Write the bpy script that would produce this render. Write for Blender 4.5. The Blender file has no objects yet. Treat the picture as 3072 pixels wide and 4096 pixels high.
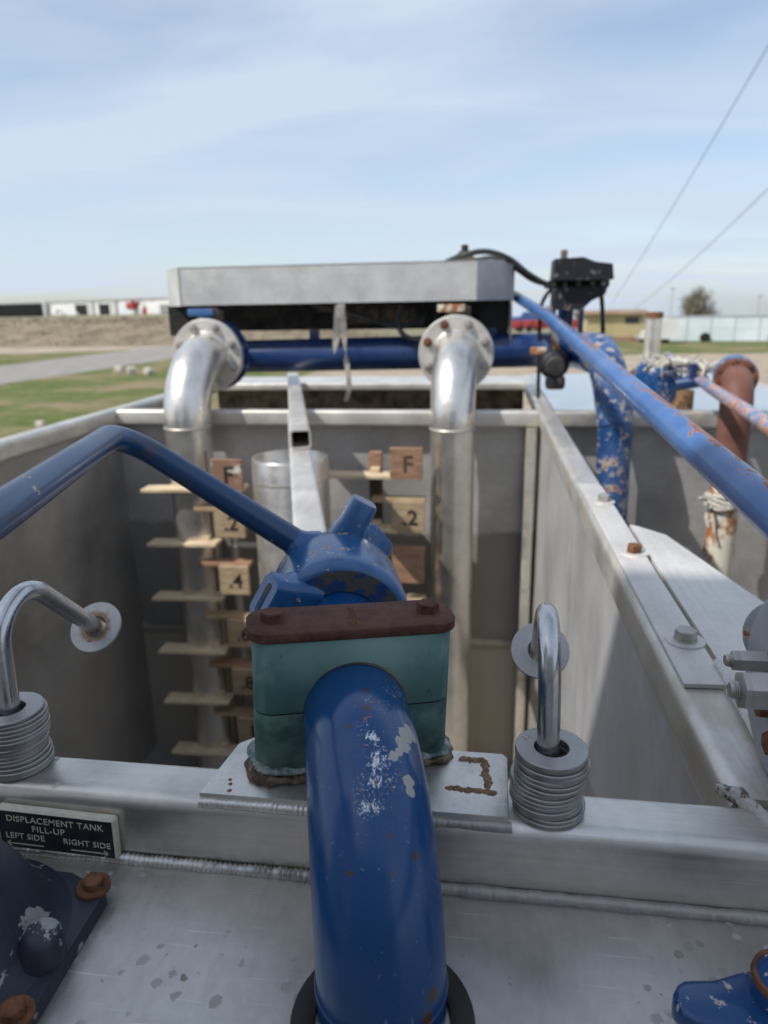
import bpy, bmesh, math, random
from mathutils import Vector, Matrix, noise as mnoise
random.seed(7)
V = Vector
sc = bpy.context.scene
COL = sc.collection
R = math.radians

# ------------------------------------------------------------------ camera
GROUND = -3.64
CAM_POS = V((0, 0, 0.36))
yaw, pitch, roll = R(8.2), R(16.1), R(1.0)
fwd = V((-math.sin(yaw)*math.cos(pitch), math.cos(yaw)*math.cos(pitch), -math.sin(pitch)))
rgt = V((math.cos(yaw), math.sin(yaw), 0))
upv = rgt.cross(fwd)
r2 = math.cos(roll)*rgt - math.sin(roll)*upv
u2 = math.sin(roll)*rgt + math.cos(roll)*upv
cd = bpy.data.cameras.new('camera')
cam = bpy.data.objects.new('camera', cd)
COL.objects.link(cam)
cam.matrix_world = Matrix(((r2.x, u2.x, -fwd.x, CAM_POS.x), (r2.y, u2.y, -fwd.y, CAM_POS.y),
                           (r2.z, u2.z, -fwd.z, CAM_POS.z), (0, 0, 0, 1)))
cd.sensor_fit = 'HORIZONTAL'
cd.sensor_width = 36
cd.lens = 33.3
cd.clip_start = 0.02
cd.clip_end = 6000
cd.dof.use_dof = True
cd.dof.focus_distance = 0.54
cd.dof.aperture_fstop = 9.0
sc.camera = cam

# ------------------------------------------------------------------ sun and sky
SUN_AZ, SUN_EL = 54.0, 49.0          # measured from straight behind the camera towards the left
to_sun = V((-math.sin(R(SUN_AZ))*math.cos(R(SUN_EL)), -math.cos(R(SUN_AZ))*math.cos(R(SUN_EL)), math.sin(R(SUN_EL))))
sd = bpy.data.lights.new('sun', 'SUN')
sd.energy = 3.9
sd.angle = R(0.53)
sd.color = (1.0, 0.965, 0.91)
sun = bpy.data.objects.new('sun', sd)
COL.objects.link(sun)
sun.rotation_euler = (-to_sun).to_track_quat('-Z', 'Y').to_euler()
sun.location = (-8, -6, 12)

wd = bpy.data.worlds.new('World')
sc.world = wd
wd.use_nodes = True
wt = wd.node_tree
for n in list(wt.nodes): wt.nodes.remove(n)
def wn(t, **k):
    n = wt.nodes.new(t)
    for a, b in k.items(): setattr(n, a, b)
    return n
sky = wn('ShaderNodeTexSky', sky_type='NISHITA', sun_disc=False)
sky.sun_elevation = R(SUN_EL)
sky.sun_rotation = R(180 + SUN_AZ)
sky.altitude = 300
sky.air_density = 1.0
sky.dust_density = 1.2
sky.ozone_density = 1.5
tc = wn('ShaderNodeTexCoord')
sep = wn('ShaderNodeSeparateXYZ'); wt.links.new(tc.outputs['Generated'], sep.inputs[0])
mz = wn('ShaderNodeMath', operation='MAXIMUM'); wt.links.new(sep.outputs[2], mz.inputs[0]); mz.inputs[1].default_value = 0.0
az = wn('ShaderNodeMath', operation='ADD'); wt.links.new(mz.outputs[0], az.inputs[0]); az.inputs[1].default_value = 0.14
dx = wn('ShaderNodeMath', operation='DIVIDE'); wt.links.new(sep.outputs[0], dx.inputs[0]); wt.links.new(az.outputs[0], dx.inputs[1])
dy = wn('ShaderNodeMath', operation='DIVIDE'); wt.links.new(sep.outputs[1], dy.inputs[0]); wt.links.new(az.outputs[0], dy.inputs[1])
cmb = wn('ShaderNodeCombineXYZ'); wt.links.new(dx.outputs[0], cmb.inputs[0]); wt.links.new(dy.outputs[0], cmb.inputs[1])
mp = wn('ShaderNodeMapping'); wt.links.new(cmb.outputs[0], mp.inputs[0])
mp.inputs['Rotation'].default_value = (0, 0, R(-24)); mp.inputs['Scale'].default_value = (0.42, 1.15, 1)
mp.inputs['Location'].default_value = (2.3, 0.9, 0)
nz = wn('ShaderNodeTexNoise'); wt.links.new(mp.outputs[0], nz.inputs['Vector'])
nz.inputs['Scale'].default_value = 1.15; nz.inputs['Detail'].default_value = 5; nz.inputs['Roughness'].default_value = 0.5; nz.inputs['Distortion'].default_value = 0.5
rp = wn('ShaderNodeValToRGB'); wt.links.new(nz.outputs[0], rp.inputs[0])
rp.color_ramp.elements[0].position = 0.34; rp.color_ramp.elements[0].color = (0.30, 0.30, 0.30, 1)
rp.color_ramp.elements[1].position = 0.60; rp.color_ramp.elements[1].color = (0.95, 0.95, 0.95, 1)
mx = wn('ShaderNodeMix', data_type='RGBA'); wt.links.new(rp.outputs[0], mx.inputs['Factor'])
wt.links.new(sky.outputs[0], mx.inputs['A']); mx.inputs['B'].default_value = (3.95, 4.55, 5.45, 1)
bg = wn('ShaderNodeBackground'); bg.inputs['Strength'].default_value = 0.148
wo = wn('ShaderNodeOutputWorld')
wt.links.new(mx.outputs['Result'], bg.inputs['Color']); wt.links.new(bg.outputs[0], wo.inputs[0])

sc.view_settings.view_transform = 'Standard'
sc.view_settings.look = 'None'
sc.view_settings.gamma = 1
sc.view_settings.use_curve_mapping = False
sc.view_settings.exposure = 0.14
sc.cycles.max_bounces = 8

# ------------------------------------------------------------------ helpers: objects
def empty(name, loc, label, cat, group=None):
    o = bpy.data.objects.new(name, None)
    o.empty_display_size = 0.05
    o.location = loc
    COL.objects.link(o)
    o['label'] = label; o['category'] = cat
    if group: o['group'] = group
    return o

def tag(o, label, cat, group=None):
    o['label'] = label; o['category'] = cat
    if group: o['group'] = group
    return o

def world_loc(o):
    p = V(o.location)
    while o.parent:
        o = o.parent; p += V(o.location)
    return p

class G:
    """collects geometry in world coordinates"""
    def __init__(s): s.bm = bmesh.new()
    def build(s, name, mat, parent=None, origin=None, angle=35, kind=None, label=None):
        me = bpy.data.meshes.new(name)
        org = V(origin) if origin is not None else (world_loc(parent) if parent else V((0, 0, 0)))
        bmesh.ops.recalc_face_normals(s.bm, faces=s.bm.faces[:])
        bmesh.ops.translate(s.bm, verts=s.bm.verts[:], vec=-org)
        s.bm.to_mesh(me); s.bm.free()
        me.polygons.foreach_set('use_smooth', [True]*len(me.polygons))
        me.set_sharp_from_angle(angle=R(angle))
        me.materials.append(mat)
        o = bpy.data.objects.new(name, me)
        COL.objects.link(o)
        if parent:
            o.parent = parent
            o.location = org - world_loc(parent)
        else:
            o.location = org
        if kind: o['kind'] = kind
        if label: o['label'] = label
        return o
    def ring_faces(s, rings, closed_v=True, cap=True):
        bm = s.bm; n = len(rings[0])
        for a, b in zip(rings, rings[1:]):
            for i in range(n if closed_v else n-1):
                j = (i+1) % n
                bm.faces.new((a[i], a[j], b[j], b[i]))
        if cap:
            bm.faces.new(rings[0][::-1]); bm.faces.new(rings[-1])
    def tube(s, pts, r, seg=16, cap=True, wob=0.0):
        pts = [V(p) for p in pts]
        rr = r if isinstance(r, (list, tuple)) else [r]*len(pts)
        t0 = (pts[1]-pts[0]).normalized()
        a = t0.orthogonal().normalized()
        rings = []
        for i, p in enumerate(pts):
            if i == 0: t = pts[1]-pts[0]
            elif i == len(pts)-1: t = pts[-1]-pts[-2]
            else: t = (pts[i+1]-p).normalized() + (p-pts[i-1]).normalized()
            t.normalize()
            a = (a - t*a.dot(t)).normalized(); b = t.cross(a)
            ring = []
            for k in range(seg):
                th = 2*math.pi*k/seg
                q = rr[i]
                if wob: q *= 1 + wob*mnoise.noise(p*60 + V((math.cos(th), math.sin(th), 0))*1.3)
                ring.append(s.bm.verts.new(p + (a*math.cos(th)+b*math.sin(th))*q))
            rings.append(ring)
        s.ring_faces(rings, True, cap)
        return s
    def sweep(s, prof, p0, p1, side, up, cap=True):
        """extrude a 2-D profile (side, up) from p0 to p1"""
        p0, p1, side, up = V(p0), V(p1), V(side), V(up)
        rings = [[s.bm.verts.new(p + side*x + up*y) for x, y in prof] for p in (p0, p1)]
        s.ring_faces(rings, True, cap)
        return s
    def lathe(s, prof, c, axis, seg=32, close=True):
        """prof: (radius, distance along axis); r == 0 ends collapse to a point"""
        c, axis = V(c), V(axis).normalized()
        a = axis.orthogonal().normalized(); b = axis.cross(a)
        rings = []
        for r, h in prof:
            if r < 1e-7: rings.append(s.bm.verts.new(c + axis*h))
            else: rings.append([s.bm.verts.new(c + axis*h + (a*math.cos(2*math.pi*k/seg)+b*math.sin(2*math.pi*k/seg))*r) for k in range(seg)])
        for x, y in zip(rings, rings[1:]):
            for k in range(seg):
                j = (k+1) % seg
                if isinstance(x, list) and isinstance(y, list): s.bm.faces.new((x[k], x[j], y[j], y[k]))
                elif isinstance(x, list): s.bm.faces.new((x[k], x[j], y))
                elif isinstance(y, list): s.bm.faces.new((x, y[j], y[k]))
        if close:
            if isinstance(rings[0], list): s.bm.faces.new(rings[0][::-1])
            if isinstance(rings[-1], list): s.bm.faces.new(rings[-1])
        return s
    def torus_lathe(s, prof, c, axis, seg=40):
        """closed profile turned about the axis (ring with a hole)"""
        c, axis = V(c), V(axis).normalized()
        a = axis.orthogonal().normalized(); b = axis.cross(a)
        cols = [[s.bm.verts.new(c + axis*h + (a*math.cos(2*math.pi*k/seg)+b*math.sin(2*math.pi*k/seg))*r) for r, h in prof] for k in range(seg)]
        n = len(prof)
        for k in range(seg):
            x, y = cols[k], cols[(k+1) % seg]
            for i in range(n):
                j = (i+1) % n
                s.bm.faces.new((x[i], x[j], y[j], y[i]))
        return s
    def box(s, c, size, bevel=0.0, rot=None, seg=2):
        t = bmesh.new()
        bmesh.ops.create_cube(t, size=1)
        bmesh.ops.scale(t, vec=V(size), verts=t.verts[:])
        if bevel: bmesh.ops.bevel(t, geom=t.edges[:], offset=bevel, segments=seg, affect='EDGES', profile=0.6)
        if rot is not None: bmesh.ops.rotate(t, matrix=rot, verts=t.verts[:])
        bmesh.ops.translate(t, vec=V(c), verts=t.verts[:])
        s.merge(t)
        return s
    def box2(s, lo, hi, bevel=0.0, seg=2):
        lo, hi = V(lo), V(hi)
        return s.box((lo+hi)/2, hi-lo, bevel, None, seg)
    def merge(s, t):
        mp_ = {v: s.bm.verts.new(v.co) for v in t.verts}
        for f in t.faces: s.bm.faces.new([mp_[v] for v in f.verts])
        t.free()
    def poly(s, pts2, o, ex, ey, th, bevel=0.0):
        """polygon in the plane (o, ex, ey), thickened along -ex x ey"""
        o, ex, ey = V(o), V(ex), V(ey); n = ex.cross(ey).normalized()
        t = bmesh.new()
        top = [t.verts.new(o + ex*x + ey*y) for x, y in pts2]
        bot = [t.verts.new(o + ex*x + ey*y - n*th) for x, y in pts2]
        t.faces.new(top); t.faces.new(bot[::-1])
        for i in range(len(top)):
            j = (i+1) % len(top)
            t.faces.new((top[i], bot[i], bot[j], top[j]))
        if bevel:
            bmesh.ops.recalc_face_normals(t, faces=t.faces[:])
            es = [e for e in t.edges if e.verts[0] in top and e.verts[1] in top]
            bmesh.ops.bevel(t, geom=es, offset=bevel, segments=2, affect='EDGES', profile=0.6)
        s.merge(t)
        return s
    def hexhead(s, c, axis, af, h, spin=0.0, chamfer=0.12):
        axis = V(axis).normalized(); a = axis.orthogonal().normalized()
        a = Matrix.Rotation(spin, 3, axis) @ a; b = axis.cross(a)
        R_ = af/math.sqrt(3)
        def ring(r, hh): return [s.bm.verts.new(V(c) + axis*hh + (a*math.cos(math.pi*k/3)+b*math.sin(math.pi*k/3))*r) for k in range(6)]
        s.ring_faces([ring(R_, 0), ring(R_, h*(1-chamfer)), ring(R_*(1-chamfer), h)], True, True)
        return s

def rrect(w, h, r, n=4):
    """rounded rectangle, centred"""
    out = []
    for cx, cy, a0 in ((w/2-r, h/2-r, 0), (-w/2+r, h/2-r, 90), (-w/2+r, -h/2+r, 180), (w/2-r, -h/2+r, 270)):
        for k in range(n+1):
            a = R(a0 + 90*k/n)
            out.append((cx + r*math.cos(a), cy + r*math.sin(a)))
    return out

def fillet(pts, rad, n=8):
    pts = [V(p) for p in pts]
    rads = rad if isinstance(rad, (list, tuple)) else [rad]*(len(pts)-2)
    out = [pts[0]]
    for i in range(1, len(pts)-1):
        p, a, b = pts[i], (pts[i-1]-pts[i]).normalized(), (pts[i+1]-pts[i]).normalized()
        ang = a.angle(b); d = rads[i-1]/math.tan(ang/2)
        d = min(d, (pts[i-1]-p).length*0.95, (pts[i+1]-p).length*0.95)
        rr = d*math.tan(ang/2)
        c = p + (a+b).normalized()*(rr/math.sin(ang/2))
        s0, s1 = p + a*d - c, p + b*d - c
        tot = s0.angle(s1); ax = s0.cross(s1).normalized()
        for k in range(n+1): out.append(c + Matrix.Rotation(tot*k/n, 3, ax) @ s0)
    out.append(pts[-1])
    return out

def spline(pts, n=8):
    pts = [V(p) for p in pts]; P = [pts[0]*2-pts[1]] + pts + [pts[-1]*2-pts[-2]]
    out = []
    for i in range(1, len(P)-2):
        for k in range(n):
            t = k/n; a, b, c, d = P[i-1], P[i], P[i+1], P[i+2]
            out.append(0.5*((2*b) + (c-a)*t + (2*a-5*b+4*c-d)*t*t + (3*b-a-3*c+d)*t**3))
    out.append(pts[-1])
    return out

# ------------------------------------------------------------------ helpers: materials
class M:
    def __init__(s, name, rough=0.5, metal=0.0, spec=0.5, coat=0.0):
        s.m = bpy.data.materials.new(name); s.m.use_nodes = True
        s.t = s.m.node_tree
        s.b = s.t.nodes['Principled BSDF']
        s.b.inputs['Roughness'].default_value = rough
        s.b.inputs['Metallic'].default_value = metal
        s.b.inputs['Specular IOR Level'].default_value = spec
        s.b.inputs['Coat Weight'].default_value = coat
        s.b.inputs['Coat Roughness'].default_value = 0.12
        s.tc = s.t.nodes.new('ShaderNodeTexCoord')
        s.co = s.tc.outputs['Object']
    def n(s, t, **k):
        n = s.t.nodes.new(t)
        for a, b in k.items(): setattr(n, a, b)
        return n
    def put(s, sock, v):
        if isinstance(v, bpy.types.NodeSocket): s.t.links.new(v, sock)
        else: sock.default_value = v
    def math(s, op, a, b=0.0, clamp=False):
        n = s.n('ShaderNodeMath', operation=op, use_clamp=clamp); s.put(n.inputs[0], a); s.put(n.inputs[1], b); return n.outputs[0]
    def scaled(s, scale, loc=(0, 0, 0), rot=(0, 0, 0)):
        n = s.n('ShaderNodeMapping'); s.put(n.inputs[0], s.co); n.inputs['Scale'].default_value = scale; n.inputs['Location'].default_value = loc; n.inputs['Rotation'].default_value = rot
        return n.outputs[0]
    def noise(s, scale, detail=4, rough=0.55, vec=None, dist=0.0):
        n = s.n('ShaderNodeTexNoise'); s.put(n.inputs['Vector'], vec or s.co)
        n.inputs['Scale'].default_value = scale; n.inputs['Detail'].default_value = detail; n.inputs['Roughness'].default_value = rough; n.inputs['Distortion'].default_value = dist
        return n.outputs[0]
    def voro(s, scale, vec=None, out='Distance', rnd=1.0):
        n = s.n('ShaderNodeTexVoronoi'); s.put(n.inputs['Vector'], vec or s.co); n.inputs['Scale'].default_value = scale; n.inputs['Randomness'].default_value = rnd
        return n.outputs[out]
    def step(s, x, a, b):
        """smooth 0..1 as x goes a..b (a may exceed b)"""
        n = s.n('ShaderNodeMapRange', interpolation_type='SMOOTHSTEP'); s.put(n.inputs[0], x)
        if a < b: n.inputs[1].default_value, n.inputs[2].default_value, n.inputs[3].default_value, n.inputs[4].default_value = a, b, 0, 1
        else: n.inputs[1].default_value, n.inputs[2].default_value, n.inputs[3].default_value, n.inputs[4].default_value = b, a, 1, 0
        return n.outputs[0]
    def lin(s, x, a, b, c, d):
        n = s.n('ShaderNodeMapRange'); s.put(n.inputs[0], x)
        for i, v in enumerate((a, b, c, d)): n.inputs[i+1].default_value = v
        return n.outputs[0]
    def mix(s, f, a, b, blend='MIX'):
        n = s.n('ShaderNodeMix', data_type='RGBA', blend_type=blend); s.put(n.inputs['Factor'], f)
        s.put(n.inputs['A'], (*a, 1) if isinstance(a, tuple) else a); s.put(n.inputs['B'], (*b, 1) if isinstance(b, tuple) else b)
        return n.outputs['Result']
    def grey(s, v):
        n = s.n('ShaderNodeCombineColor'); 
        for i in range(3): s.put(n.inputs[i], v)
        return n.outputs[0]
    def sphere(s, pts, wob, lo=1.15, hi=0.85):
        """mask that is 1 within any of the spheres (centre, radius), edges wobbled by noise socket"""
        out = None
        for p, r in pts:
            n = s.n('ShaderNodeVectorMath', operation='DISTANCE'); s.put(n.inputs[0], s.co); n.inputs[1].default_value = p
            q = s.math('ADD', s.math('DIVIDE', n.outputs['Value'], r), wob)
            k = s.step(q, lo, hi)
            out = k if out is None else s.math('MAXIMUM', out, k)
        return out
    def xyz(s):
        n = s.n('ShaderNodeSeparateXYZ'); s.put(n.inputs[0], s.co); return n.outputs
    def bump(s, h, strength=0.3, dist=0.001):
        n = s.n('ShaderNodeBump'); s.put(n.inputs['Height'], h); n.inputs['Strength'].default_value = strength; n.inputs['Distance'].default_value = dist
        s.t.links.new(n.outputs[0], s.b.inputs['Normal'])
    def set(s, color=None, rough=None, metal=None):
        if color is not None: s.put(s.b.inputs['Base Color'], (*color, 1) if isinstance(color, tuple) else color)
        if rough is not None: s.put(s.b.inputs['Roughness'], rough)
        if metal is not None: s.put(s.b.inputs['Metallic'], metal)
        return s.m

def alu(name, base=0.56, rough=0.42, metal=0.9, brush='x', fleck=0.0, fleck_scale=45, cloud=6.0, tint=(1, 0.95, 0.875), grime=0.25, overlay=None, scratch=True, mott=0.12):
    base = min(0.86, base*1.13)
    m = M(name, rough, metal)
    c1 = m.noise(cloud, 5, 0.6)
    sc_ = {'x': (3, 260, 260), 'y': (260, 3, 260), 'z': (260, 260, 3), 'd': (120, 25, 120)}[brush]
    br = m.noise(1.0, 3, 0.7, m.scaled(sc_, (1, 2, 3), (0, 0, R(35) if brush == 'd' else 0)))
    fine = m.noise(cloud*14, 3, 0.6)
    v = m.math('MULTIPLY', m.lin(c1, 0.3, 0.7, 1-mott*1.2, 1+mott*0.8), m.lin(br, 0.3, 0.7, 0.93, 1.06))
    v = m.math('MULTIPLY', v, m.lin(fine, 0.3, 0.7, 0.95, 1.05))
    col = m.mix(1.0, m.grey(v), tuple(base*t for t in tint), 'MULTIPLY')
    met = metal
    g = m.step(m.noise(cloud*0.8, 6, 0.7, m.scaled((1, 1, 1), (5, 1, 9))), 0.50, 0.72)
    col = m.mix(m.math('MULTIPLY', g, grime), col, (0.30, 0.285, 0.26))
    rg = m.math('ADD', m.lin(c1, 0.3, 0.7, rough-0.07, rough+0.07), m.lin(br, 0.3, 0.7, -0.04, 0.06))
    if scratch:
        w1 = m.noise(1.0, 2, 0.5, m.scaled((14, 420, 420), (2, 7, 1), (0, 0, R(38))))
        w2 = m.noise(1.0, 2, 0.5, m.scaled((10, 520, 520), (4, 3, 1), (0, 0, R(-17))))
        zone = m.step(m.noise(cloud*1.5, 2, 0.5, m.scaled((1, 1, 1), (9, 4, 2))), 0.48, 0.62)
        s_ = m.math('MULTIPLY', m.math('MAXIMUM', m.step(w1, 0.66, 0.72), m.step(w2, 0.68, 0.74)), zone)
        col = m.mix(m.math('MULTIPLY', s_, 0.5), col, (0.86, 0.85, 0.83))
    if fleck:
        d = m.math('ADD', m.voro(fleck_scale), m.math('MULTIPLY', m.noise(fleck_scale*1.7, 5, 0.75), 0.95))
        vc = m.n('ShaderNodeTexVoronoi'); m.put(vc.inputs['Vector'], m.co); vc.inputs['Scale'].default_value = fleck_scale
        rc = m.n('ShaderNodeSeparateColor'); m.put(rc.inputs[0], vc.outputs['Color'])
        k = m.step(m.math('SUBTRACT', d, m.math('MULTIPLY', m.math('SUBTRACT', rc.outputs[0], 1.0-fleck), 1.2)), 0.50, 0.47)
        k = m.math('MULTIPLY', k, m.step(rc.outputs[0], 1.0-fleck, 1.0-fleck+0.02))
        k = m.math('MULTIPLY', k, m.step(m.noise(cloud*1.3, 3, 0.6, m.scaled((1, 1, 1), (1, 6, 3))), 0.43, 0.50))
        dot = m.step(m.math('ADD', m.voro(fleck_scale*3.4, m.scaled((1, 1, 1), (4, 4, 4))), m.math('MULTIPLY', m.noise(fleck_scale*9, 2), 0.5)), 0.27, 0.22)
        k = m.math('MAXIMUM', k, m.math('MULTIPLY', dot, m.step(m.noise(cloud*2.1, 3, 0.6, m.scaled((1, 1, 1), (8, 2, 5))), 0.44, 0.5)))
        col = m.mix(m.math('MULTIPLY', k, m.lin(rc.outputs[1], 0, 1, 0.35, 0.85)), col, m.mix(rc.outputs[2], (0.17, 0.165, 0.135), (0.36, 0.35, 0.31)))
        met = m.math('MULTIPLY', m.math('SUBTRACT', 1.0, k), metal)
        rg = m.math('ADD', rg, m.math('MULTIPLY', k, 0.3))
    if overlay: col, met = overlay(m, col, met)
    m.bump(m.math('ADD', br, m.math('MULTIPLY', c1, 2.0)), 0.12, 0.0006)
    return m.set(col, rg, met)

def paint(name, base=(0.007, 0.045, 0.19), rough=0.28, chip=0.62, rust=0.70, scale=70, chalk=0.0, spots=None, greys=None, scrape=None, coat=0.3, primer=(0.62, 0.58, 0.50), rustc=(0.17, 0.06, 0.025), scuff=0.0, vec=None, side=None, dust=0.0):
    m = M(name, rough, 0.0, 0.5, coat)
    c = m.noise(9, 4)
    n1 = m.noise(scale, 5, 0.62, m.scaled(vec) if vec else None)
    big = m.noise(scale*0.16, 2, 0.5, m.scaled((1, 1, 1), (3, 1, 2)))
    k = m.math('ADD', n1, m.math('MULTIPLY', m.math('SUBTRACT', big, 0.5), 0.35))
    col = m.mix(c, tuple(x*0.8 for x in base), tuple(x*1.2 for x in base))
    if chalk:
        ch = m.step(m.noise(scale*0.3, 4, 0.6, m.scaled((1, 1, 1), (8, 2, 5))), 0.35, 0.7)
        col = m.mix(m.math('MULTIPLY', ch, chalk), col, (0.16, 0.27, 0.47))
    if dust:
        dk = m.math('MAXIMUM', m.step(m.noise(1100, 3, 0.7), 0.66, 0.72), m.math('MULTIPLY', m.step(m.noise(1.0, 2, 0.5, m.scaled((420, 420, 16), (0, 0, 0), (0.3, 0.2, 0))), 0.68, 0.73), m.step(m.noise(22, 3, 0.6, m.scaled((1, 1, 1), (7, 7, 7))), 0.48, 0.6)))
        col = m.mix(m.math('MULTIPLY', dk, dust), col, (0.30, 0.38, 0.50))
        gr = m.step(m.noise(14, 6, 0.72, m.scaled((1, 1, 0.5), (3, 5, 1))), 0.5, 0.75)
        col = m.mix(m.math('MULTIPLY', gr, dust*0.8), col, (0.02, 0.05, 0.10))
    if scuff:
        sf = m.math('MULTIPLY', m.step(m.noise(scale*0.25, 6, 0.72, m.scaled((1, 1, 1), (2, 7, 3))), 0.55, 0.66), scuff)
        col = m.mix(sf, col, (0.045, 0.042, 0.045))
    if side:
        nn = m.n('ShaderNodeVectorMath', operation='DOT_PRODUCT'); m.put(nn.inputs[0], m.tc.outputs['Normal']); nn.inputs[1].default_value = side
        k = m.math('ADD', k, m.math('SUBTRACT', nn.outputs['Value'], 0.12))
    pk = m.step(k, chip, chip+0.015)
    rk = m.step(k, rust, rust+0.02)
    if scrape:
        wob = m.math('MULTIPLY', m.math('SUBTRACT', m.noise(90, 3), 0.5), 1.2)
        zone = m.sphere(scrape, wob, 1.2, 0.1)
        core = m.sphere(scrape[1:5], wob, 1.15, 0.0)
        sp = m.math('MULTIPLY', zone, m.math('MAXIMUM', m.math('MULTIPLY', m.step(m.noise(640, 4, 0.75), 0.58, 0.62), m.step(m.noise(120, 3, 0.6, m.scaled((1, 1, 1), (6, 1, 3))), 0.48, 0.56)), m.step(m.noise(150, 5, 0.75, m.scaled((1.5, 0.7, 0.7))), 0.635, 0.65)))
        sm = m.math('ADD', m.noise(340, 6, 0.8, m.scaled((1.4, 0.8, 0.8), (2, 2, 2))), m.math('MULTIPLY', core, 0.225))
        sp = m.math('MAXIMUM', sp, m.step(sm, 0.715, 0.735))
        pk = m.math('MAXIMUM', pk, sp)
        rk = m.math('MAXIMUM', rk, m.math('MULTIPLY', zone, m.step(m.noise(150, 4, 0.65, m.scaled((1, 1, 1), (3, 3, 3))), 0.625, 0.65)))
    rg = m.lin(c, 0.3, 0.7, rough-0.06, rough+0.1)
    col = m.mix(pk, col, primer)
    if greys:
        wob = m.math('MULTIPLY', m.math('SUBTRACT', m.noise(170, 3), 0.5), 1.1)
        gk = m.sphere(greys, wob, 1.05, 0.98)
        col = m.mix(gk, col, (0.36, 0.35, 0.33)); rg = m.math('MAXIMUM', rg, m.math('MULTIPLY', gk, 0.6))
    col = m.mix(rk, col, m.mix(m.noise(scale*3, 3), rustc, tuple(min(1, x*2.2) for x in rustc)))
    if spots:
        wob = m.math('MULTIPLY', m.math('SUBTRACT', m.noise(330, 4), 0.5), 2.2)
        col = m.mix(m.sphere(spots, wob, 0.85, 0.6), col, (0.075, 0.036, 0.026))
    rg = m.math('ADD', rg, m.math('MULTIPLY', m.math('MAXIMUM', pk, rk), 0.35), True)
    m.bump(m.math('SUBTRACT', m.math('MULTIPLY', m.noise(scale*4, 3), 0.25), pk), 0.35, 0.0004)
    return m.set(col, rg)

def simple(name, c1, c2, scale=20, rough=0.7, metal=0.0, bump=0.2, bdist=0.001, detail=5, spec=0.4, lo=0.35, hi=0.65, vec=None):
    m = M(name, rough, metal, spec)
    n = m.noise(scale, detail, 0.62, m.scaled(vec) if vec else None)
    if bump: m.bump(m.noise(scale*3, 5, 0.65, m.scaled(vec) if vec else None), bump, bdist)
    return m.set(m.mix(m.step(n, lo, hi), c1, c2), m.lin(n, 0.3, 0.7, rough-0.06, min(1, rough+0.08)))

# ------------------------------------------------------------------ materials
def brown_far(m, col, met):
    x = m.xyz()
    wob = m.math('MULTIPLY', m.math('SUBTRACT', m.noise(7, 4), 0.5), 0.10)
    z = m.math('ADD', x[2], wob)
    k = m.step(z, 1.045, 1.015)                      # browner below this height on the end wall
    lo = m.step(z, 0.60, 0.56)                       # paler tan below the ledge
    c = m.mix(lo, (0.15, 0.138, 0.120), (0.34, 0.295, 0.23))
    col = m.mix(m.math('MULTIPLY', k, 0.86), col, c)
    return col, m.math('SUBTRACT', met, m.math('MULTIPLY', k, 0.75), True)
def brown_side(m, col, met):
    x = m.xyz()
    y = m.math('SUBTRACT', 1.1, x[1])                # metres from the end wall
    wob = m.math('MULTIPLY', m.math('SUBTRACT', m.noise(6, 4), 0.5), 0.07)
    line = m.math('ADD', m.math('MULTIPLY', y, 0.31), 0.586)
    k = m.step(m.math('SUBTRACT', m.math('ADD', x[2], wob), line), 0.012, -0.012)  # browner below a slanted line that rises toward the near end
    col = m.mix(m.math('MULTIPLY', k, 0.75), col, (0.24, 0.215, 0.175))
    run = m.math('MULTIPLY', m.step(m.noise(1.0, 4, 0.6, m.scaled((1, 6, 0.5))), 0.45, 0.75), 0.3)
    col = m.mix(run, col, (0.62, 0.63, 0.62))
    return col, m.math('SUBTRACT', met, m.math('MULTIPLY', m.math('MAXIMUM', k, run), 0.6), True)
def yellowish(m, col, met):
    k = m.step(m.noise(13, 5, 0.68, m.scaled((1, 0.5, 1.4))), 0.47, 0.62)
    col = m.mix(m.math('MULTIPLY', k, 0.6), col, (0.44, 0.40, 0.30))
    return col, m.math('SUBTRACT', met, m.math('MULTIPLY', k, 0.4), True)
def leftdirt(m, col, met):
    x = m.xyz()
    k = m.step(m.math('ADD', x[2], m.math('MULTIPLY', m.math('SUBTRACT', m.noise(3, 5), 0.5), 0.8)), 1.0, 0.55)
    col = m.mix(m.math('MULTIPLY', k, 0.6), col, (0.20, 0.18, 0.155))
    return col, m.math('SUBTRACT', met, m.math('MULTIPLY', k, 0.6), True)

A_BEAM = alu('brushed_aluminium_beam', 0.60, 0.38, 0.92, 'x', fleck=0.16, fleck_scale=48, cloud=7, grime=0.5, mott=0.17)
A_RAIL = alu('brushed_aluminium_rail', 0.62, 0.44, 0.8, 'y', fleck=0.14, fleck_scale=40, cloud=7, overlay=yellowish, grime=0.25)
A_DECK = alu('scuffed_aluminium_deck', 0.50, 0.44, 0.85, 'd', fleck=0.42, fleck_scale=118, cloud=6, grime=0.6, mott=0.2)
A_WALL = alu('dull_aluminium_sheet', 0.50, 0.52, 0.6, 'z', cloud=3, mott=0.12, tint=(1, 0.985, 0.96), grime=0.35, overlay=brown_side, scratch=False)
A_LEFT = alu('shaded_aluminium_sheet', 0.35, 0.48, 0.8, 'y', cloud=2.2, mott=0.26, tint=(1, 0.99, 0.975), grime=0.4, overlay=leftdirt, scratch=False)
A_FAR = alu('browned_aluminium_sheet', 0.48, 0.5, 0.7, 'x', cloud=4, mott=0.2, tint=(1, 0.98, 0.95), grime=0.35, overlay=brown_far, scratch=False)
A_GREY = alu('old_grey_aluminium', 0.42, 0.55, 0.55, 'x', cloud=5, mott=0.2, tint=(1, 0.98, 0.95), grime=0.45, scratch=False)
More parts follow.
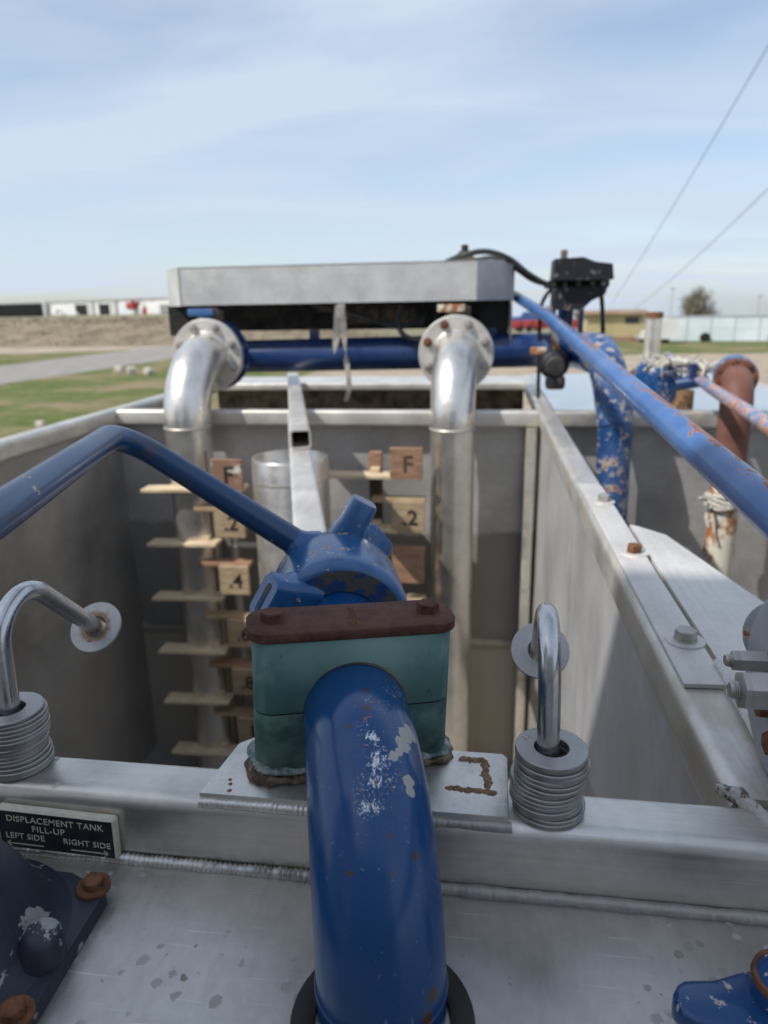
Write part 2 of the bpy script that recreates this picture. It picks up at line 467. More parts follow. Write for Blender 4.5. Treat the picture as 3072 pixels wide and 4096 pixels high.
A_TUBE = alu('worn_square_tube', 0.64, 0.46, 0.65, 'y', cloud=9, grime=0.2, scratch=False)
A_PLATE = alu('bright_scuffed_plate', 0.62, 0.36, 0.85, 'd', fleck=0.05, cloud=16, grime=0.4, mott=0.22)
A_GUSS = alu('chalky_aluminium_plate', 0.66, 0.5, 0.45, 'y', fleck=0.03, cloud=7, grime=0.12, scratch=False)
A_PIPE = alu('aluminium_pipe', 0.68, 0.33, 0.9, 'x', cloud=9, grime=0.18, scratch=False)
A_ROD = alu('steel_rod', 0.50, 0.24, 0.95, 'z', cloud=22, grime=0.25, tint=(1, 0.98, 0.97), scratch=False)
A_WASH = alu('zinc_washer', 0.36, 0.45, 0.75, 'd', cloud=30, grime=0.25, tint=(1, 0.97, 0.93), scratch=False)
A_SKY = alu('smooth_tread_plate', 0.75, 0.16, 0.95, 'x', cloud=2, grime=0.05, scratch=False)
A_HOOD = alu('mottled_galvanised_sheet', 0.50, 0.6, 0.35, 'x', cloud=9, grime=0.3, scratch=False, tint=(1, 0.99, 0.97))
WELD = alu('weld_metal', 0.62, 0.38, 0.9, 'x', cloud=40, grime=0.25, scratch=False)
CRUST = simple('crusty_corner_weld', (0.16, 0.12, 0.09), (0.62, 0.60, 0.56), 130, 0.8, bump=1.0, bdist=0.002, lo=0.42, hi=0.52)
WELD_DULL = alu('dull_weld_metal', 0.38, 0.55, 0.6, 'x', cloud=40, grime=0.5, scratch=False)
ZINC = alu('zinc_bolt', 0.42, 0.45, 0.7, 'x', cloud=60, grime=0.35, scratch=False)

scr = [((-0.0726, 0.4028, 0.0988), 0.010), ((-0.068, 0.3927, 0.0954), 0.011), ((-0.0606, 0.3786, 0.0887), 0.014), ((-0.0605, 0.3649, 0.0821), 0.015),
       ((-0.062, 0.3518, 0.074), 0.013), ((-0.0574, 0.4537, 0.0905), 0.016), ((-0.0502, 0.3688, 0.08), 0.009), ((-0.0665, 0.425, 0.1), 0.012)]
gry = [((-0.047, 0.4083, 0.0874), 0.0062), ((-0.0476, 0.3985, 0.0869), 0.0062), ((-0.0458, 0.4173, 0.0853), 0.0048), ((-0.0432, 0.4155, 0.082), 0.0045), ((-0.0519, 0.3853, 0.0874), 0.0034),
       ((-0.0413, 0.3759, 0.0762), 0.0042), ((-0.0396, 0.3709, 0.0727), 0.0035), ((-0.049, 0.39, 0.087), 0.0032)]
spo = [((-0.078, 0.4366, 0.1028), 0.0030), ((-0.0837, 0.3996, 0.0973), 0.0028), ((-0.0742, 0.4166, 0.1013), 0.0036), ((-0.0708, 0.3274, 0.0486), 0.0024),
       ((-0.0493, 0.3429, 0.0631), 0.0026), ((-0.0675, 0.3223, 0.0392), 0.0026), ((-0.0458, 0.3306, 0.0485), 0.0026), ((-0.0344, 0.3424, 0.0503), 0.0034), 
       ((-0.0219, 0.3148, -0.0202), 0.006), ((-0.0242, 0.3099, -0.0318), 0.006), ((-0.0588, 0.3275, 0.0466), 0.002)]
PIPE_ORG = V((-0.055, 0.335, -0.058))
def rel(l): return [(tuple(V(p)-PIPE_ORG), r) for p, r in l]
BLUE_PIPE = paint('blue_pipe_paint', (0.0015, 0.052, 0.175), 0.23, 0.80, 0.83, 75, spots=rel(spo), greys=rel(gry), scrape=rel(scr), coat=0.1, primer=(0.70, 0.72, 0.74), dust=0.4)
BLUE_UNION = paint('blue_union_paint', (0.005, 0.078, 0.225), 0.28, 0.655, 0.675, 85, scuff=0.25, chalk=0.22)
BLUE_LEVER = paint('blue_lever_paint', (0.003, 0.044, 0.135), 0.34, 0.69, 0.705, 60, scuff=0.75, rustc=(0.07, 0.025, 0.02))
BLUE_HEAD = paint('blue_header_paint', (0.003, 0.026, 0.115), 0.3, 0.72, 0.78, 22, chalk=0.1)
BLUE_OLD = paint('flaking_blue_paint', (0.008, 0.048, 0.17), 0.45, 0.565, 0.62, 34, chalk=0.5, primer=(0.42, 0.38, 0.33))
BLUE_ROD = paint('faded_blue_rod_paint', (0.018, 0.095, 0.29), 0.34, 0.545, 0.553, 40, chalk=0.3, primer=(0.46, 0.33, 0.25), rustc=(0.13, 0.050, 0.036), vec=(1.5, 0.55, 1.5), side=(0.15, 0, 0.15))
RUST_ROD = paint('peeling_rod_paint', (0.08, 0.16, 0.34), 0.5, 0.48, 0.52, 40, chalk=0.5, primer=(0.50, 0.40, 0.33), rustc=(0.24, 0.10, 0.06))
BLUE_VALVE = paint('chipped_valve_paint', (0.006, 0.056, 0.185), 0.3, 0.60, 0.655, 110, coat=0.3, primer=(0.46, 0.44, 0.40))
GREY_FL = paint('grey_flange_paint', (0.30, 0.31, 0.33), 0.5, 0.60, 0.66, 60, primer=(0.42, 0.36, 0.30))

def scuffed_band():
    m = M('scraped_union_face', 0.75)
    k = m.step(m.noise(70, 6, 0.7), 0.5, 0.56)
    m.bump(m.noise(400, 4), 0.5, 0.0006)
    return m.set(m.mix(k, (0.075, 0.068, 0.06), (0.008, 0.04, 0.15)), 0.75)
SCRAPED = scuffed_band()
def teal_mat():
    m = M('faded_teal_plastic', 0.7, 0, 0.3)
    a = m.noise(28, 6, 0.65); b = m.noise(9, 3, 0.5, m.scaled((1, 1, 1.2), (3, 1, 2)))
    c = m.mix(m.step(b, 0.35, 0.68), (0.085, 0.185, 0.170), (0.21, 0.335, 0.30))
    c = m.mix(m.math('MULTIPLY', m.step(a, 0.52, 0.75), 0.5), c, (0.33, 0.43, 0.38))
    c = m.mix(m.math('MULTIPLY', m.step(m.noise(90, 4, 0.7), 0.62, 0.72), 0.5), c, (0.05, 0.07, 0.065))
    m.bump(m.math('ADD', a, m.math('MULTIPLY', m.noise(160, 3), 0.3)), 0.25, 0.0012)
    return m.set(c, m.lin(a, 0.3, 0.7, 0.6, 0.8))
TEAL = teal_mat()
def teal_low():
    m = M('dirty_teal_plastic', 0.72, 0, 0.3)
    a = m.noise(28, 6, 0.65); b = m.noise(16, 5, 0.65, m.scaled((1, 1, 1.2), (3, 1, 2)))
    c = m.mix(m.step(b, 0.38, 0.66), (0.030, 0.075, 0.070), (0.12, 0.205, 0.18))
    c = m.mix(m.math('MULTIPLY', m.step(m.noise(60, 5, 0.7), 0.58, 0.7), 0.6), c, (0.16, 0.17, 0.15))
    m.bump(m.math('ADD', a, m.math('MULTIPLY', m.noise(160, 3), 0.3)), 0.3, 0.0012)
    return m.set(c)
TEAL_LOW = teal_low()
RUST_DARK = simple('dark_rust', (0.062, 0.022, 0.015), (0.125, 0.052, 0.036), 45, 0.85, bump=0.7, bdist=0.0022)
RUST_MID = simple('brown_rust', (0.10, 0.038, 0.018), (0.20, 0.085, 0.04), 90, 0.85, bump=0.5, bdist=0.0008)
RUST_PIPE = simple('smooth_red_oxide', (0.13, 0.052, 0.034), (0.19, 0.085, 0.060), 9, 0.6, bump=0.1)
def flaky():
    m = M('flaking_white_and_rust', 0.8)
    a = m.noise(14, 6, 0.7, m.scaled((1, 1, 0.6))); b = m.noise(26, 4, 0.6, m.scaled((1, 1, 0.7), (4, 2, 2)))
    c = m.mix(m.step(a, 0.46, 0.54), (0.33, 0.13, 0.045), (0.60, 0.56, 0.46))
    c = m.mix(m.step(b, 0.6, 0.7), c, (0.12, 0.05, 0.025))
    m.bump(a, 0.4, 0.002)
    return m.set(c)
FLAKY = flaky()
CAULK = simple('brown_sealant', (0.09, 0.055, 0.035), (0.30, 0.22, 0.16), 110, 0.85, bump=0.8, bdist=0.002)
CAULK_W = simple('teal_grey_sealant', (0.09, 0.16, 0.145), (0.46, 0.49, 0.45), 110, 0.8, bump=0.8, bdist=0.002)
RUST_BEAD = simple('rusty_weld_spatter', (0.20, 0.115, 0.06), (0.34, 0.215, 0.13), 160, 0.85, bump=0.6)
WOOD = simple('pale_pine', (0.50, 0.385, 0.25), (0.68, 0.55, 0.38), 1.0, 0.75, bump=0.2, vec=(18, 160, 160))
WOOD_TAG = simple('tan_board', (0.30, 0.215, 0.13), (0.43, 0.325, 0.21), 1.0, 0.8, bump=0.2, vec=(18, 110, 110))
WOOD_RED = simple('weathered_reddish_wood', (0.24, 0.135, 0.085), (0.36, 0.22, 0.14), 1.0, 0.8, bump=0.2, vec=(18, 90, 90))
WOOD_WHITE = simple('wood_with_white_paint', (0.25, 0.14, 0.09), (0.60, 0.58, 0.52), 26, 0.8, lo=0.52, hi=0.60)
WOOD_DARK = simple('dark_stained_wood', (0.045, 0.032, 0.022), (0.10, 0.070, 0.045), 1.0, 0.8, bump=0.2, vec=(60, 60, 6))
INK = simple('black_ink', (0.012, 0.011, 0.010), (0.03, 0.027, 0.024), 80, 0.8, bump=0)
INK_FADE = simple('faded_ink', (0.055, 0.036, 0.026), (0.10, 0.065, 0.045), 80, 0.8, bump=0)
CREAM = simple('cream_plastic', (0.55, 0.52, 0.40), (0.66, 0.63, 0.50), 40, 0.5, bump=0.1)
SIGN_BLK = simple('black_sign_face', (0.012, 0.014, 0.020), (0.026, 0.028, 0.034), 60, 0.45, bump=0.1)
def iron():
    m = M('dark_painted_cast_iron', 0.5, 0, 0.5)
    c = m.mix(m.noise(12, 4), (0.014, 0.017, 0.030), (0.035, 0.038, 0.055))
    d = m.math('ADD', m.voro(42), m.math('MULTIPLY', m.noise(120, 3), 0.3))
    k = m.step(d, 0.33, 0.27)
    k = m.math('MULTIPLY', k, m.step(m.noise(18, 2), 0.44, 0.5))
    k = m.math('MAXIMUM', k, m.step(m.noise(30, 5, 0.7, m.scaled((1, 0.7, 0.6))), 0.575, 0.60))
    c = m.mix(m.math('MULTIPLY', k, 0.85), c, (0.36, 0.35, 0.32))
    m.bump(m.math('ADD', m.noise(60, 5), m.math('MULTIPLY', k, 0.3)), 0.6, 0.0018)
    return m.set(c, m.lin(m.noise(12, 4), 0.3, 0.7, 0.4, 0.6))
IRON = iron()
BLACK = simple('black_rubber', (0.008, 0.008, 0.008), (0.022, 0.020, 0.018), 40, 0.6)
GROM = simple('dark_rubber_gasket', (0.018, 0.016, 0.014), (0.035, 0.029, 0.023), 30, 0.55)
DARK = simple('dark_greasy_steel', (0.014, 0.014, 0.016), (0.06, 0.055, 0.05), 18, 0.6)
DARKBR = simple('grimy_brown_metal', (0.05, 0.04, 0.032), (0.20, 0.16, 0.12), 14, 0.75)
ACT = simple('worn_black_gearbox', (0.012, 0.013, 0.018), (0.22, 0.21, 0.20), 34, 0.55, lo=0.58, hi=0.70)
WHITE = simple('white_cord', (0.55, 0.54, 0.50), (0.72, 0.70, 0.66), 200, 0.8, bump=0.5)
ROPE = simple('frayed_rope', (0.45, 0.42, 0.36), (0.66, 0.63, 0.56), 120, 0.9, bump=0.8, bdist=0.003)
STRAP = simple('dirty_plastic_strap', (0.22, 0.20, 0.17), (0.36, 0.34, 0.31), 30, 0.6)
HOSE = simple('black_hose', (0.012, 0.014, 0.015), (0.03, 0.034, 0.034), 30, 0.45)

# ------------------------------------------------------------------ ground
def grass_mat():
    m = M('patchy_grass', 0.95, 0, 0.1)
    a = m.noise(0.22, 6, 0.65); b = m.noise(1.6, 5, 0.7, m.scaled((1, 1, 1), (7, 3, 0)))
    c = m.mix(m.step(b, 0.35, 0.7), (0.080, 0.110, 0.028), (0.165, 0.180, 0.066))
    c = m.mix(m.step(a, 0.43, 0.64), c, (0.25, 0.20, 0.12))
    z = m.xyz()[2]
    br = m.math('ADD', z, m.math('MULTIPLY', m.math('SUBTRACT', m.noise(0.12, 5, 0.65, m.scaled((1, 1, 1), (2, 9, 0))), 0.5), 3.0))
    dry = m.mix(m.step(m.noise(0.3, 6, 0.7, m.scaled((1, 0.4, 1), (4, 4, 0))), 0.35, 0.65), (0.17, 0.135, 0.095), (0.29, 0.235, 0.16))
    c = m.mix(m.step(br, 0.15, 1.0), c, dry)
    c = m.mix(m.step(m.xyz()[1], 80.0, 82.5), c, dry)
    c = m.mix(m.step(m.xyz()[1], 105, 150), c, m.mix(a, (0.26, 0.23, 0.16), (0.20, 0.19, 0.11)))
    m.bump(m.noise(3, 6, 0.7), 0.6, 0.12)
    return m.set(c)
GRASS = grass_mat()
SAND = simple('pale_gravel', (0.30, 0.245, 0.18), (0.40, 0.33, 0.25), 0.6, 0.95, bump=0.3, bdist=0.02, spec=0.1)
ROADM = simple('weathered_concrete', (0.24, 0.225, 0.20), (0.31, 0.29, 0.26), 0.7, 0.9, bump=0.2, bdist=0.01, spec=0.2)
LANE = simple('dry_dirt', (0.32, 0.26, 0.20), (0.42, 0.35, 0.28), 0.4, 0.95, bump=0.2, bdist=0.02, spec=0.1)

def sstep(a, b, x):
    t = max(0, min(1, (x-a)/(b-a))); return t*t*(3-2*t)
def hgt(x, y):
    h = sstep(82.5, 116, y) * sstep(-14, -38, x) * 2.75
    h += sstep(120, 240, y) * sstep(-14, -60, x) * (0.1 + 0.5*sstep(-120, -260, x))
    h -= 0.0175*max(0, y - 88) * sstep(-60, -20, x) + 0.0175*max(0, y - 380) * sstep(-20, -60, x)
    if h > 0.02: h += 0.30*mnoise.noise(V((x*0.11, y*0.17, 0))) * min(1, h) * sstep(700, 200, y)
    return h
def axis_pts(lo, hi, mid0, mid1, step, n_out):
    out = [mid0 - (mid0-lo)*((k/n_out)**2.2) for k in range(n_out, 0, -1)]
    k = mid0
    while k < mid1: out.append(k); k += step
    out += [mid1 + (hi-mid1)*((k/n_out)**2.2) for k in range(0, n_out+1)]
    return out
g = G()
xs = axis_pts(-2500, 2500, -150, 60, 3.5, 14); ys = axis_pts(-2500, 3000, 60, 260, 3.5, 14)
grid = [[g.bm.verts.new((x, y, hgt(x, y))) for x in xs] for y in ys]
for j in range(len(ys)-1):
    for i in range(len(xs)-1):
        g.bm.faces.new((grid[j][i], grid[j][i+1], grid[j+1][i+1], grid[j+1][i]))
o = g.build('ground', GRASS, origin=(0, 0, 0), angle=180, kind='structure'); o.location.z = GROUND
def sheet(name, pts, mat, dz, sub=0):
    g = G(); f = g.bm.faces.new([g.bm.verts.new((x, y, GROUND+dz)) for x, y in pts])
    return g.build(name, mat, origin=(pts[0][0], pts[0][1], GROUND+dz), kind='structure')
sheet('gravel_yard', [(-11, -40), (70, -40), (70, 58), (30, 61), (16, 60.5), (2, 59), (-11, 52)], SAND, 0.004)
lane = [(-160, 68), (-80, 68.5), (-52, 67), (-44, 70), (-38.5, 74), (-27, 74), (-27, 81.8), (-160, 81.8)]
sheet('dirt_lane', lane, LANE, 0.004)
sheet('road', [(-38.5, -60), (-28.2, -60), (-28.3, 39), (-27.0, 57), (-26.4, 81), (-37.5, 81), (-38.3, 52)], ROADM, 0.008)
# ------------------------------------------------------------------ the tank
TO = V((-0.1, 1.5, -1.5))
tank = empty('displacement_tank', TO, 'open aluminium displacement tank with square tube rims seen from its near end', 'tank')
X, Yv, Z = V((1, 0, 0)), V((0, 1, 0)), V((0, 0, 1))
def part(g, name, mat, par=tank, **k): return g.build(name, mat, par, **k)
# rims
part(G().sweep([(a, b) for a, b in rrect(0.05, 0.06, 0.012, 6)], (-1.45, 0.458, -0.03), (1.25, 0.458, -0.03), Yv, Z), 'front_beam', A_BEAM)
part(G().sweep(rrect(0.06, 0.06, 0.014, 6), (-1.42, 0.4845, -0.03), (-1.42, 3.87, -0.03), X, Z), 'side_rail', A_RAIL)
part(G().sweep(rrect(0.056, 0.06, 0.013, 6), (0.2175, 0.4845, -0.029), (0.2175, 3.87, -0.029), X, Z), 'side_rail', A_RAIL)
part(G().sweep(rrect(0.05, 0.055, 0.008, 4), (-1.389, 2.565, -0.0285), (0.1885, 2.565, -0.0285), Yv, Z), 'cross_rail', A_TUBE)
part(G().sweep(rrect(0.37, 0.034, 0.006, 3), (-1.389, 3.685, -0.018), (0.1885, 3.685, -0.018), Yv, Z), 'rear_ledge', A_TUBE)
part(G().sweep(rrect(0.06, 0.055, 0.008, 4), (0.246, 2.57, -0.0295), (1.19, 2.57, -0.0295), Yv, Z), 'cross_rail', A_RAIL)
part(G().sweep(rrect(0.06, 0.06, 0.012, 4), (1.22, 0.4845, -0.03), (1.22, 3.87, -0.03), X, Z), 'side_rail', A_RAIL)
# sheets
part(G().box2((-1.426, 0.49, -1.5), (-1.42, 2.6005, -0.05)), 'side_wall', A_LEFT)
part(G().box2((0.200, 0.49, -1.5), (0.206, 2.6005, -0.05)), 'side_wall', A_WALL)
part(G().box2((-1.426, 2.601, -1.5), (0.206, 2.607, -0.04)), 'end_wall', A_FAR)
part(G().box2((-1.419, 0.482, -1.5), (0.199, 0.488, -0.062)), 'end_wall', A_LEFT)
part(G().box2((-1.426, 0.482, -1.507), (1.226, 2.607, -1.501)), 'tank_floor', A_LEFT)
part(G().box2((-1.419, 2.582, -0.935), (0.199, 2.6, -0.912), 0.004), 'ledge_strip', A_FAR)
part(G().box2((0.2065, 2.602, -1.5), (1.225, 2.608, -0.04)), 'end_wall', A_GREY)
part(G().box2((1.219, 0.49, -1.5), (1.225, 2.6015, -0.05)), 'side_wall', A_GREY)
part(G().box2((0.2065, 0.482, -1.5), (1.219, 0.488, -0.062)), 'end_wall', A_GREY)
part(G().box2((-1.389, 3.60, -0.75), (0.189, 3.606, -0.037)), 'rear_wall', DARKBR)
part(G().box2((-1.389, 2.61, -0.756), (0.189, 3.60, -0.75)), 'rear_floor', DARKBR)
part(G().box2((0.2465, 2.6105, -0.012), (1.19, 4.0, -0.004)), 'rear_deck', A_SKY)
part(G().sweep(rrect(0.036, 0.05, 0.006, 3), (0.166, 2.55, -1.49), (0.166, 2.55, -0.06), X, Yv), 'corner_post', A_RAIL)
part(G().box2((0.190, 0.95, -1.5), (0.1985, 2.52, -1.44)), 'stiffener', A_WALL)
# front deck
dk = G().box2((-1.45, -0.75, -0.068), (1.25, 0.4325, -0.058))
part(dk, 'front_deck', A_DECK)
# weld bead along the foot of the beam
def bead(pts, r, per, name, mat, par=tank, amp=0.34, tilt=0.0):
    pts = [V(p) for p in pts]; L = sum((b-a).length for a, b in zip(pts, pts[1:]))
    n = max(4, int(L/per*4)); path, rad = [], []
    seg = [(a, b, (b-a).length) for a, b in zip(pts, pts[1:])]
    for i in range(n+1):
        d = L*i/n
        for a, b, l in seg:
            if d <= l + 1e-9 or (a, b, l) == seg[-1]: p = a.lerp(b, min(1, d/l)); break
            d -= l
        ph = (i % 4)/4
        w = 1 + 0.26*mnoise.noise(p*48) + 0.12*mnoise.noise(p*170)
        path.append(p + V((0, 0, 0.0006*mnoise.noise(p*120)))); rad.append(r*w*(1 - amp*ph))
    return part(G().tube(path, rad, 10), name, mat, par, angle=60)
bead([(-1.42, 0.4308, -0.0563), (-0.06, 0.4308, -0.0563)], 0.0052, 0.0040, 'weld_bead', WELD)
bead([(-0.06, 0.4312, -0.0566), (1.22, 0.4312, -0.0566)], 0.0050, 0.0050, 'weld_bead', WELD_DULL, amp=0.07)
# mitred corner weld, lumpy and chipped
crn = G().tube([V((0.184, 0.498, 0.0)), V((0.195, 0.488, 0.0005)), V((0.205, 0.470, 0.001)), V((0.213, 0.452, 0.0005)), V((0.222, 0.437, -0.001))], [0.003, 0.0062, 0.0056, 0.0070, 0.006], 12, wob=0.8)
part(crn, 'corner_weld', CRUST)
# gusset plate and bolted strip on the right rail
part(G().poly([(0.2465, 0.49), (0.425, 0.49), (0.352, 0.855), (0.344, 0.888), (0.293, 1.138), (0.2597, 1.18), (0.2465, 1.19)], (0, 0, 0.001), X, Yv, 0.006, 0.001), 'gusset_plate', A_GUSS)
part(G().poly([(0.1965, 0.6455), (0.2375, 0.6475), (0.2375, 1.43), (0.232, 1.455), (0.1925, 1.455)], (0, 0, 0.0062), X, Yv, 0.0042, 0.0007), 'strip_plate', A_GUSS)
def bolt_on(par, c, af, h, mat_b, mat_w, wr, name='bolt', spin=0.3, axis=(0, 0, 1), wth=0.0022, split=True, label=None):
    ax = V(axis).normalized(); c = V(c)
    w = G().torus_lathe([(af*0.52, 0), (wr, 0), (wr, wth*0.8), (wr-0.0006, wth), (af*0.52, wth)], c, ax, 28).build('washer', mat_w, par)
    g = G()
    if split: g.torus_lathe([(af*0.4, wth), (af*0.62, wth), (af*0.62, wth+0.002), (af*0.4, wth+0.002)], c, ax, 20); wth += 0.002
    g.hexhead(c + ax*wth, ax, af, h, spin)
    return g.build(name, mat_b, par, angle=25, label=label)
bolt_on(tank, (0.2222, 1.311, 0.0063), 0.019, 0.011, ZINC, A_GUSS, 0.020, spin=0.2)
bolt_on(tank, (0.2222, 1.027, 0.0063), 0.019, 0.011, RUST_MID, A_GUSS, 0.020, spin=0.5, split=False, label='rusty bolt head')
bolt_on(tank, (0.2210, 0.7393, 0.0063), 0.020, 0.010, ZINC, A_GUSS, 0.0205, spin=0.1)
# square tubes down the middle
dvec = V((-0.283, 0.959, 0)).normalized(); dside = V((dvec.y, -dvec.x, 0))
p_near = V((-0.110, 0.487, -0.033)); p_mid = V((-0.522, 1.952, -0.033)); p_far = V((-0.688, 2.538, -0.033))
part(G().sweep(rrect(0.058, 0.058, 0.009, 4), p_near, p_far, dside, Z), 'divider_tube', A_TUBE)
# upper tube: hollow, open at the near end
q0, q1 = V((-0.4845, 1.825, 0.024)), V((-0.957, 3.52, 0.024))
g = G()
pr_o, pr_i = rrect(0.056, 0.052, 0.010, 5), rrect(0.047, 0.043, 0.006, 5)
dd = (q1-q0).normalized(); ds = V((dd.y, -dd.x, 0))
ro = [[g.bm.verts.new(p + ds*x + Z*y) for x, y in pr_o] for p in (q0, q1)]
ri = [[g.bm.verts.new(p + ds*x + Z*y) for x, y in pr_i] for p in (q0, q0 + dd*0.6)]
n = len(pr_o)
for a, b in ((ro[0], ro[1]), (ri[0], ri[1]), (ro[0], ri[0])):
    for i in range(n): g.bm.faces.new((a[i], a[(i+1) % n], b[(i+1) % n], b[i]))
g.bm.faces.new(ri[1]); g.bm.faces.new(ro[1])
part(g, 'upper_tube', A_TUBE, angle=40)
# base plate under the clamp
bp = G().poly([(-0.208, 0.4345), (0.0235, 0.4345), (0.0245, 0.505), (0.0205, 0.510), (-0.188, 0.510), (-0.199, 0.500)], (0, 0, 0.0082), X, Yv, 0.0082, 0.0008)
part(bp, 'base_plate', A_PLATE)
bead([(-0.208, 0.4338, 0.0005), (-0.11, 0.4336, 0.0005)], 0.0042, 0.0040, 'weld_bead', WELD, amp=0.2)
bead([(-0.04, 0.4336, 0.0), (0.026, 0.4338, 0.0)], 0.0038, 0.0042, 'weld_bead', WELD_DULL, amp=0.10)
for pts in ([(-0.012, 0.4995, 0.0085), (0.004, 0.4995, 0.0085)], [(0.0055, 0.4985, 0.0085), (0.0095, 0.4660, 0.0085)], [(-0.022, 0.4620, 0.0085), (0.013, 0.4600, 0.0085)]):
    g = G(); a_, b_ = V(pts[0]), V(pts[1]); nd = int((b_-a_).length/0.0016); rs = random.Random(int(pts[0][0]*9999))
    for k in range(nd+1):
        c_ = a_.lerp(b_, k/nd) + V((rs.uniform(-0.0010, 0.0010), rs.uniform(-0.0010, 0.0010), -0.0003)); r_ = rs.uniform(0.0019, 0.0036)
        g.lathe([(r_, 0), (r_*0.85, 0.0005), (r_*0.45, 0.0009), (0, 0.0011)], c_, Z, 12)
    for k in range(5):
        c_ = a_.lerp(b_, rs.random()) + V((rs.uniform(-0.006, 0.006), rs.uniform(-0.004, 0.004), -0.0003)); r_ = rs.uniform(0.0005, 0.0013)
        g.lathe([(r_, 0), (r_*0.6, 0.0005), (0, 0.0007)], c_, Z, 8)
    part(g, 'rusty_weld_bead', RUST_BEAD, angle=70)
for x, y in ((-0.190, 0.452), (-0.188, 0.447), (-0.186, 0.4395)):
    part(G().lathe([(0.0014 + 0.04*(0.455-y), 0), (0.0012, 0.0006), (0, 0.0009)], (x, y, 0.0082), Z, 10), 'rust_spot', RUST_BEAD)
# ------------------------------------------------------------------ pipe clamp
ca = R(18.8); axc = V((-math.sin(ca), math.cos(ca), 0)); sdc = V((math.cos(ca), math.sin(ca), 0))
c0 = V((-0.093, 0.473, 0)) + axc*0.023
tilt = Matrix.Rotation(R(2.2), 3, axc)
sd2, up2 = tilt @ sdc, tilt @ Z
O = V((c0.x, c0.y, 0.067))
def P3(s_, a_, z_): return O + sd2*s_ + axc*a_ + up2*(z_-0.067)
clamp = empty('pipe_clamp', (c0.x, c0.y, 0.009), 'teal plastic pipe clamp with rusty top plate gripping the big blue pipe', 'pipe clamp')
prof_b = rrect(0.153, 0.047, 0.0150, 8)
def slab(prof, z0, z1, bev=0.0):
    g = G()
    rings = []
    steps = [(z0, -bev), (z0+bev, 0), (z1-bev, 0), (z1, -bev)] if bev else [(z0, 0), (z1, 0)]
    for z, ins in steps:
        kx = 1 + 2*ins/0.152; ky = 1 + 2*ins/0.047
        rings.append([g.bm.verts.new(P3(x*kx, y*ky, z)) for x, y in prof])
    g.ring_faces(rings)
    return g
slab(prof_b, 0.0652, 0.1232, 0.0006).build('upper_half', TEAL, clamp, angle=50)
slab(prof_b, 0.0100, 0.0640, 0.0006).build('lower_half', TEAL_LOW, clamp, angle=50)
slab(rrect(0.1510, 0.0455, 0.0145, 8), 0.0640, 0.0652).build('seam', BLACK, clamp, angle=50)
tp = slab(rrect(0.160, 0.049, 0.0165, 8), 0.1234, 0.1314, 0.0007).build('top_plate', RUST_DARK, clamp, angle=50)
for s_ in (-1, 1):
    G().hexhead(P3(0.0605*s_, 0.001, 0.1314), up2, 0.0155, 0.0075, 0.3*s_, 0.1).build('bolt', RUST_DARK, clamp, angle=25)
# lip where the pipe leaves the clamp
PC = V((-0.093, 0.473, 0.063)); PK = V((-0.055, 0.335, 0.063)); PD = (PK-PC).normalized(); PB = -PD
G().torus_lathe([(0.0395, -0.002), (0.0412, -0.002), (0.0410, 0.0006), (0.0402, 0.0008)], PC + PD*0.0015, PD, 64).build('pipe_lip', DARKBR, clamp)
# sealant round the foot
def blob_ring(prof, z, r, mat, name, wob, k=1.0, sel=None):
    pts = [P3(x*k, y*k, z) for x, y in prof]; pts.append(pts[0])
    fine = []
    for a, b in zip(pts, pts[1:]):
        nseg = max(1, int((b-a).length/0.004))
        for i in range(nseg): fine.append(a.lerp(b, i/nseg))
    fine.append(fine[0])
    G().tube([V((p.x, p.y, max(p.z, 0.009))) + V((0, 0, 0.002*mnoise.noise(p*90))) for p in fine], [r*(1+0.75*mnoise.noise(p*95)+0.4*mnoise.noise(p*240)) for p in fine], 8, False, wob).build(name, mat, clamp, angle=180)
blob_ring(prof_b, 0.0092, 0.0040, CAULK, 'sealant', 1.0, 1.03)
blob_ring(prof_b, 0.0160, 0.0030, CAULK_W, 'sealant', 1.0, 1.0)
# stamped letters on the top plate
def text_obj(s, size, mtx, ext, mat, parent, name, bold=0.0, space=1.0):
    cu = bpy.data.curves.new('lettering', 'FONT'); cu.body = s; cu.size = size; cu.extrude = ext; cu.offset = bold
    cu.align_x = 'CENTER'; cu.align_y = 'CENTER'; cu.space_character = space; cu.resolution_u = 3
    t = bpy.data.objects.new('lettering', cu); COL.objects.link(t)
    bpy.context.view_layer.update()
    me = bpy.data.meshes.new_from_object(t.evaluated_get(bpy.context.evaluated_depsgraph_get()))
    bpy.data.objects.remove(t); bpy.data.curves.remove(cu)
    org = world_loc(parent)
    me.transform(mtx)
    c = sum((v.co for v in me.vertices), V())/max(1, len(me.vertices))
    me.transform(Matrix.Translation(-c))
    me.materials.clear(); me.materials.append(mat)
    o = bpy.data.objects.new(name, me); COL.objects.link(o); o.parent = parent; o.location = c - org
    return o
def frame(o, ex, ey):
    ex, ey = V(ex).normalized(), V(ey).normalized(); n = ex.cross(ey)
    return Matrix(((ex.x, ey.x, n.x, o[0]), (ex.y, ey.y, n.y, o[1]), (ex.z, ey.z, n.z, o[2]), (0, 0, 0, 1)))
text_obj('GERMANY', 0.0074, frame(P3(0.001, 0.0, 0.1316), axc, -sd2), 0.00025, RUST_MID, clamp, 'stamped_lettering')

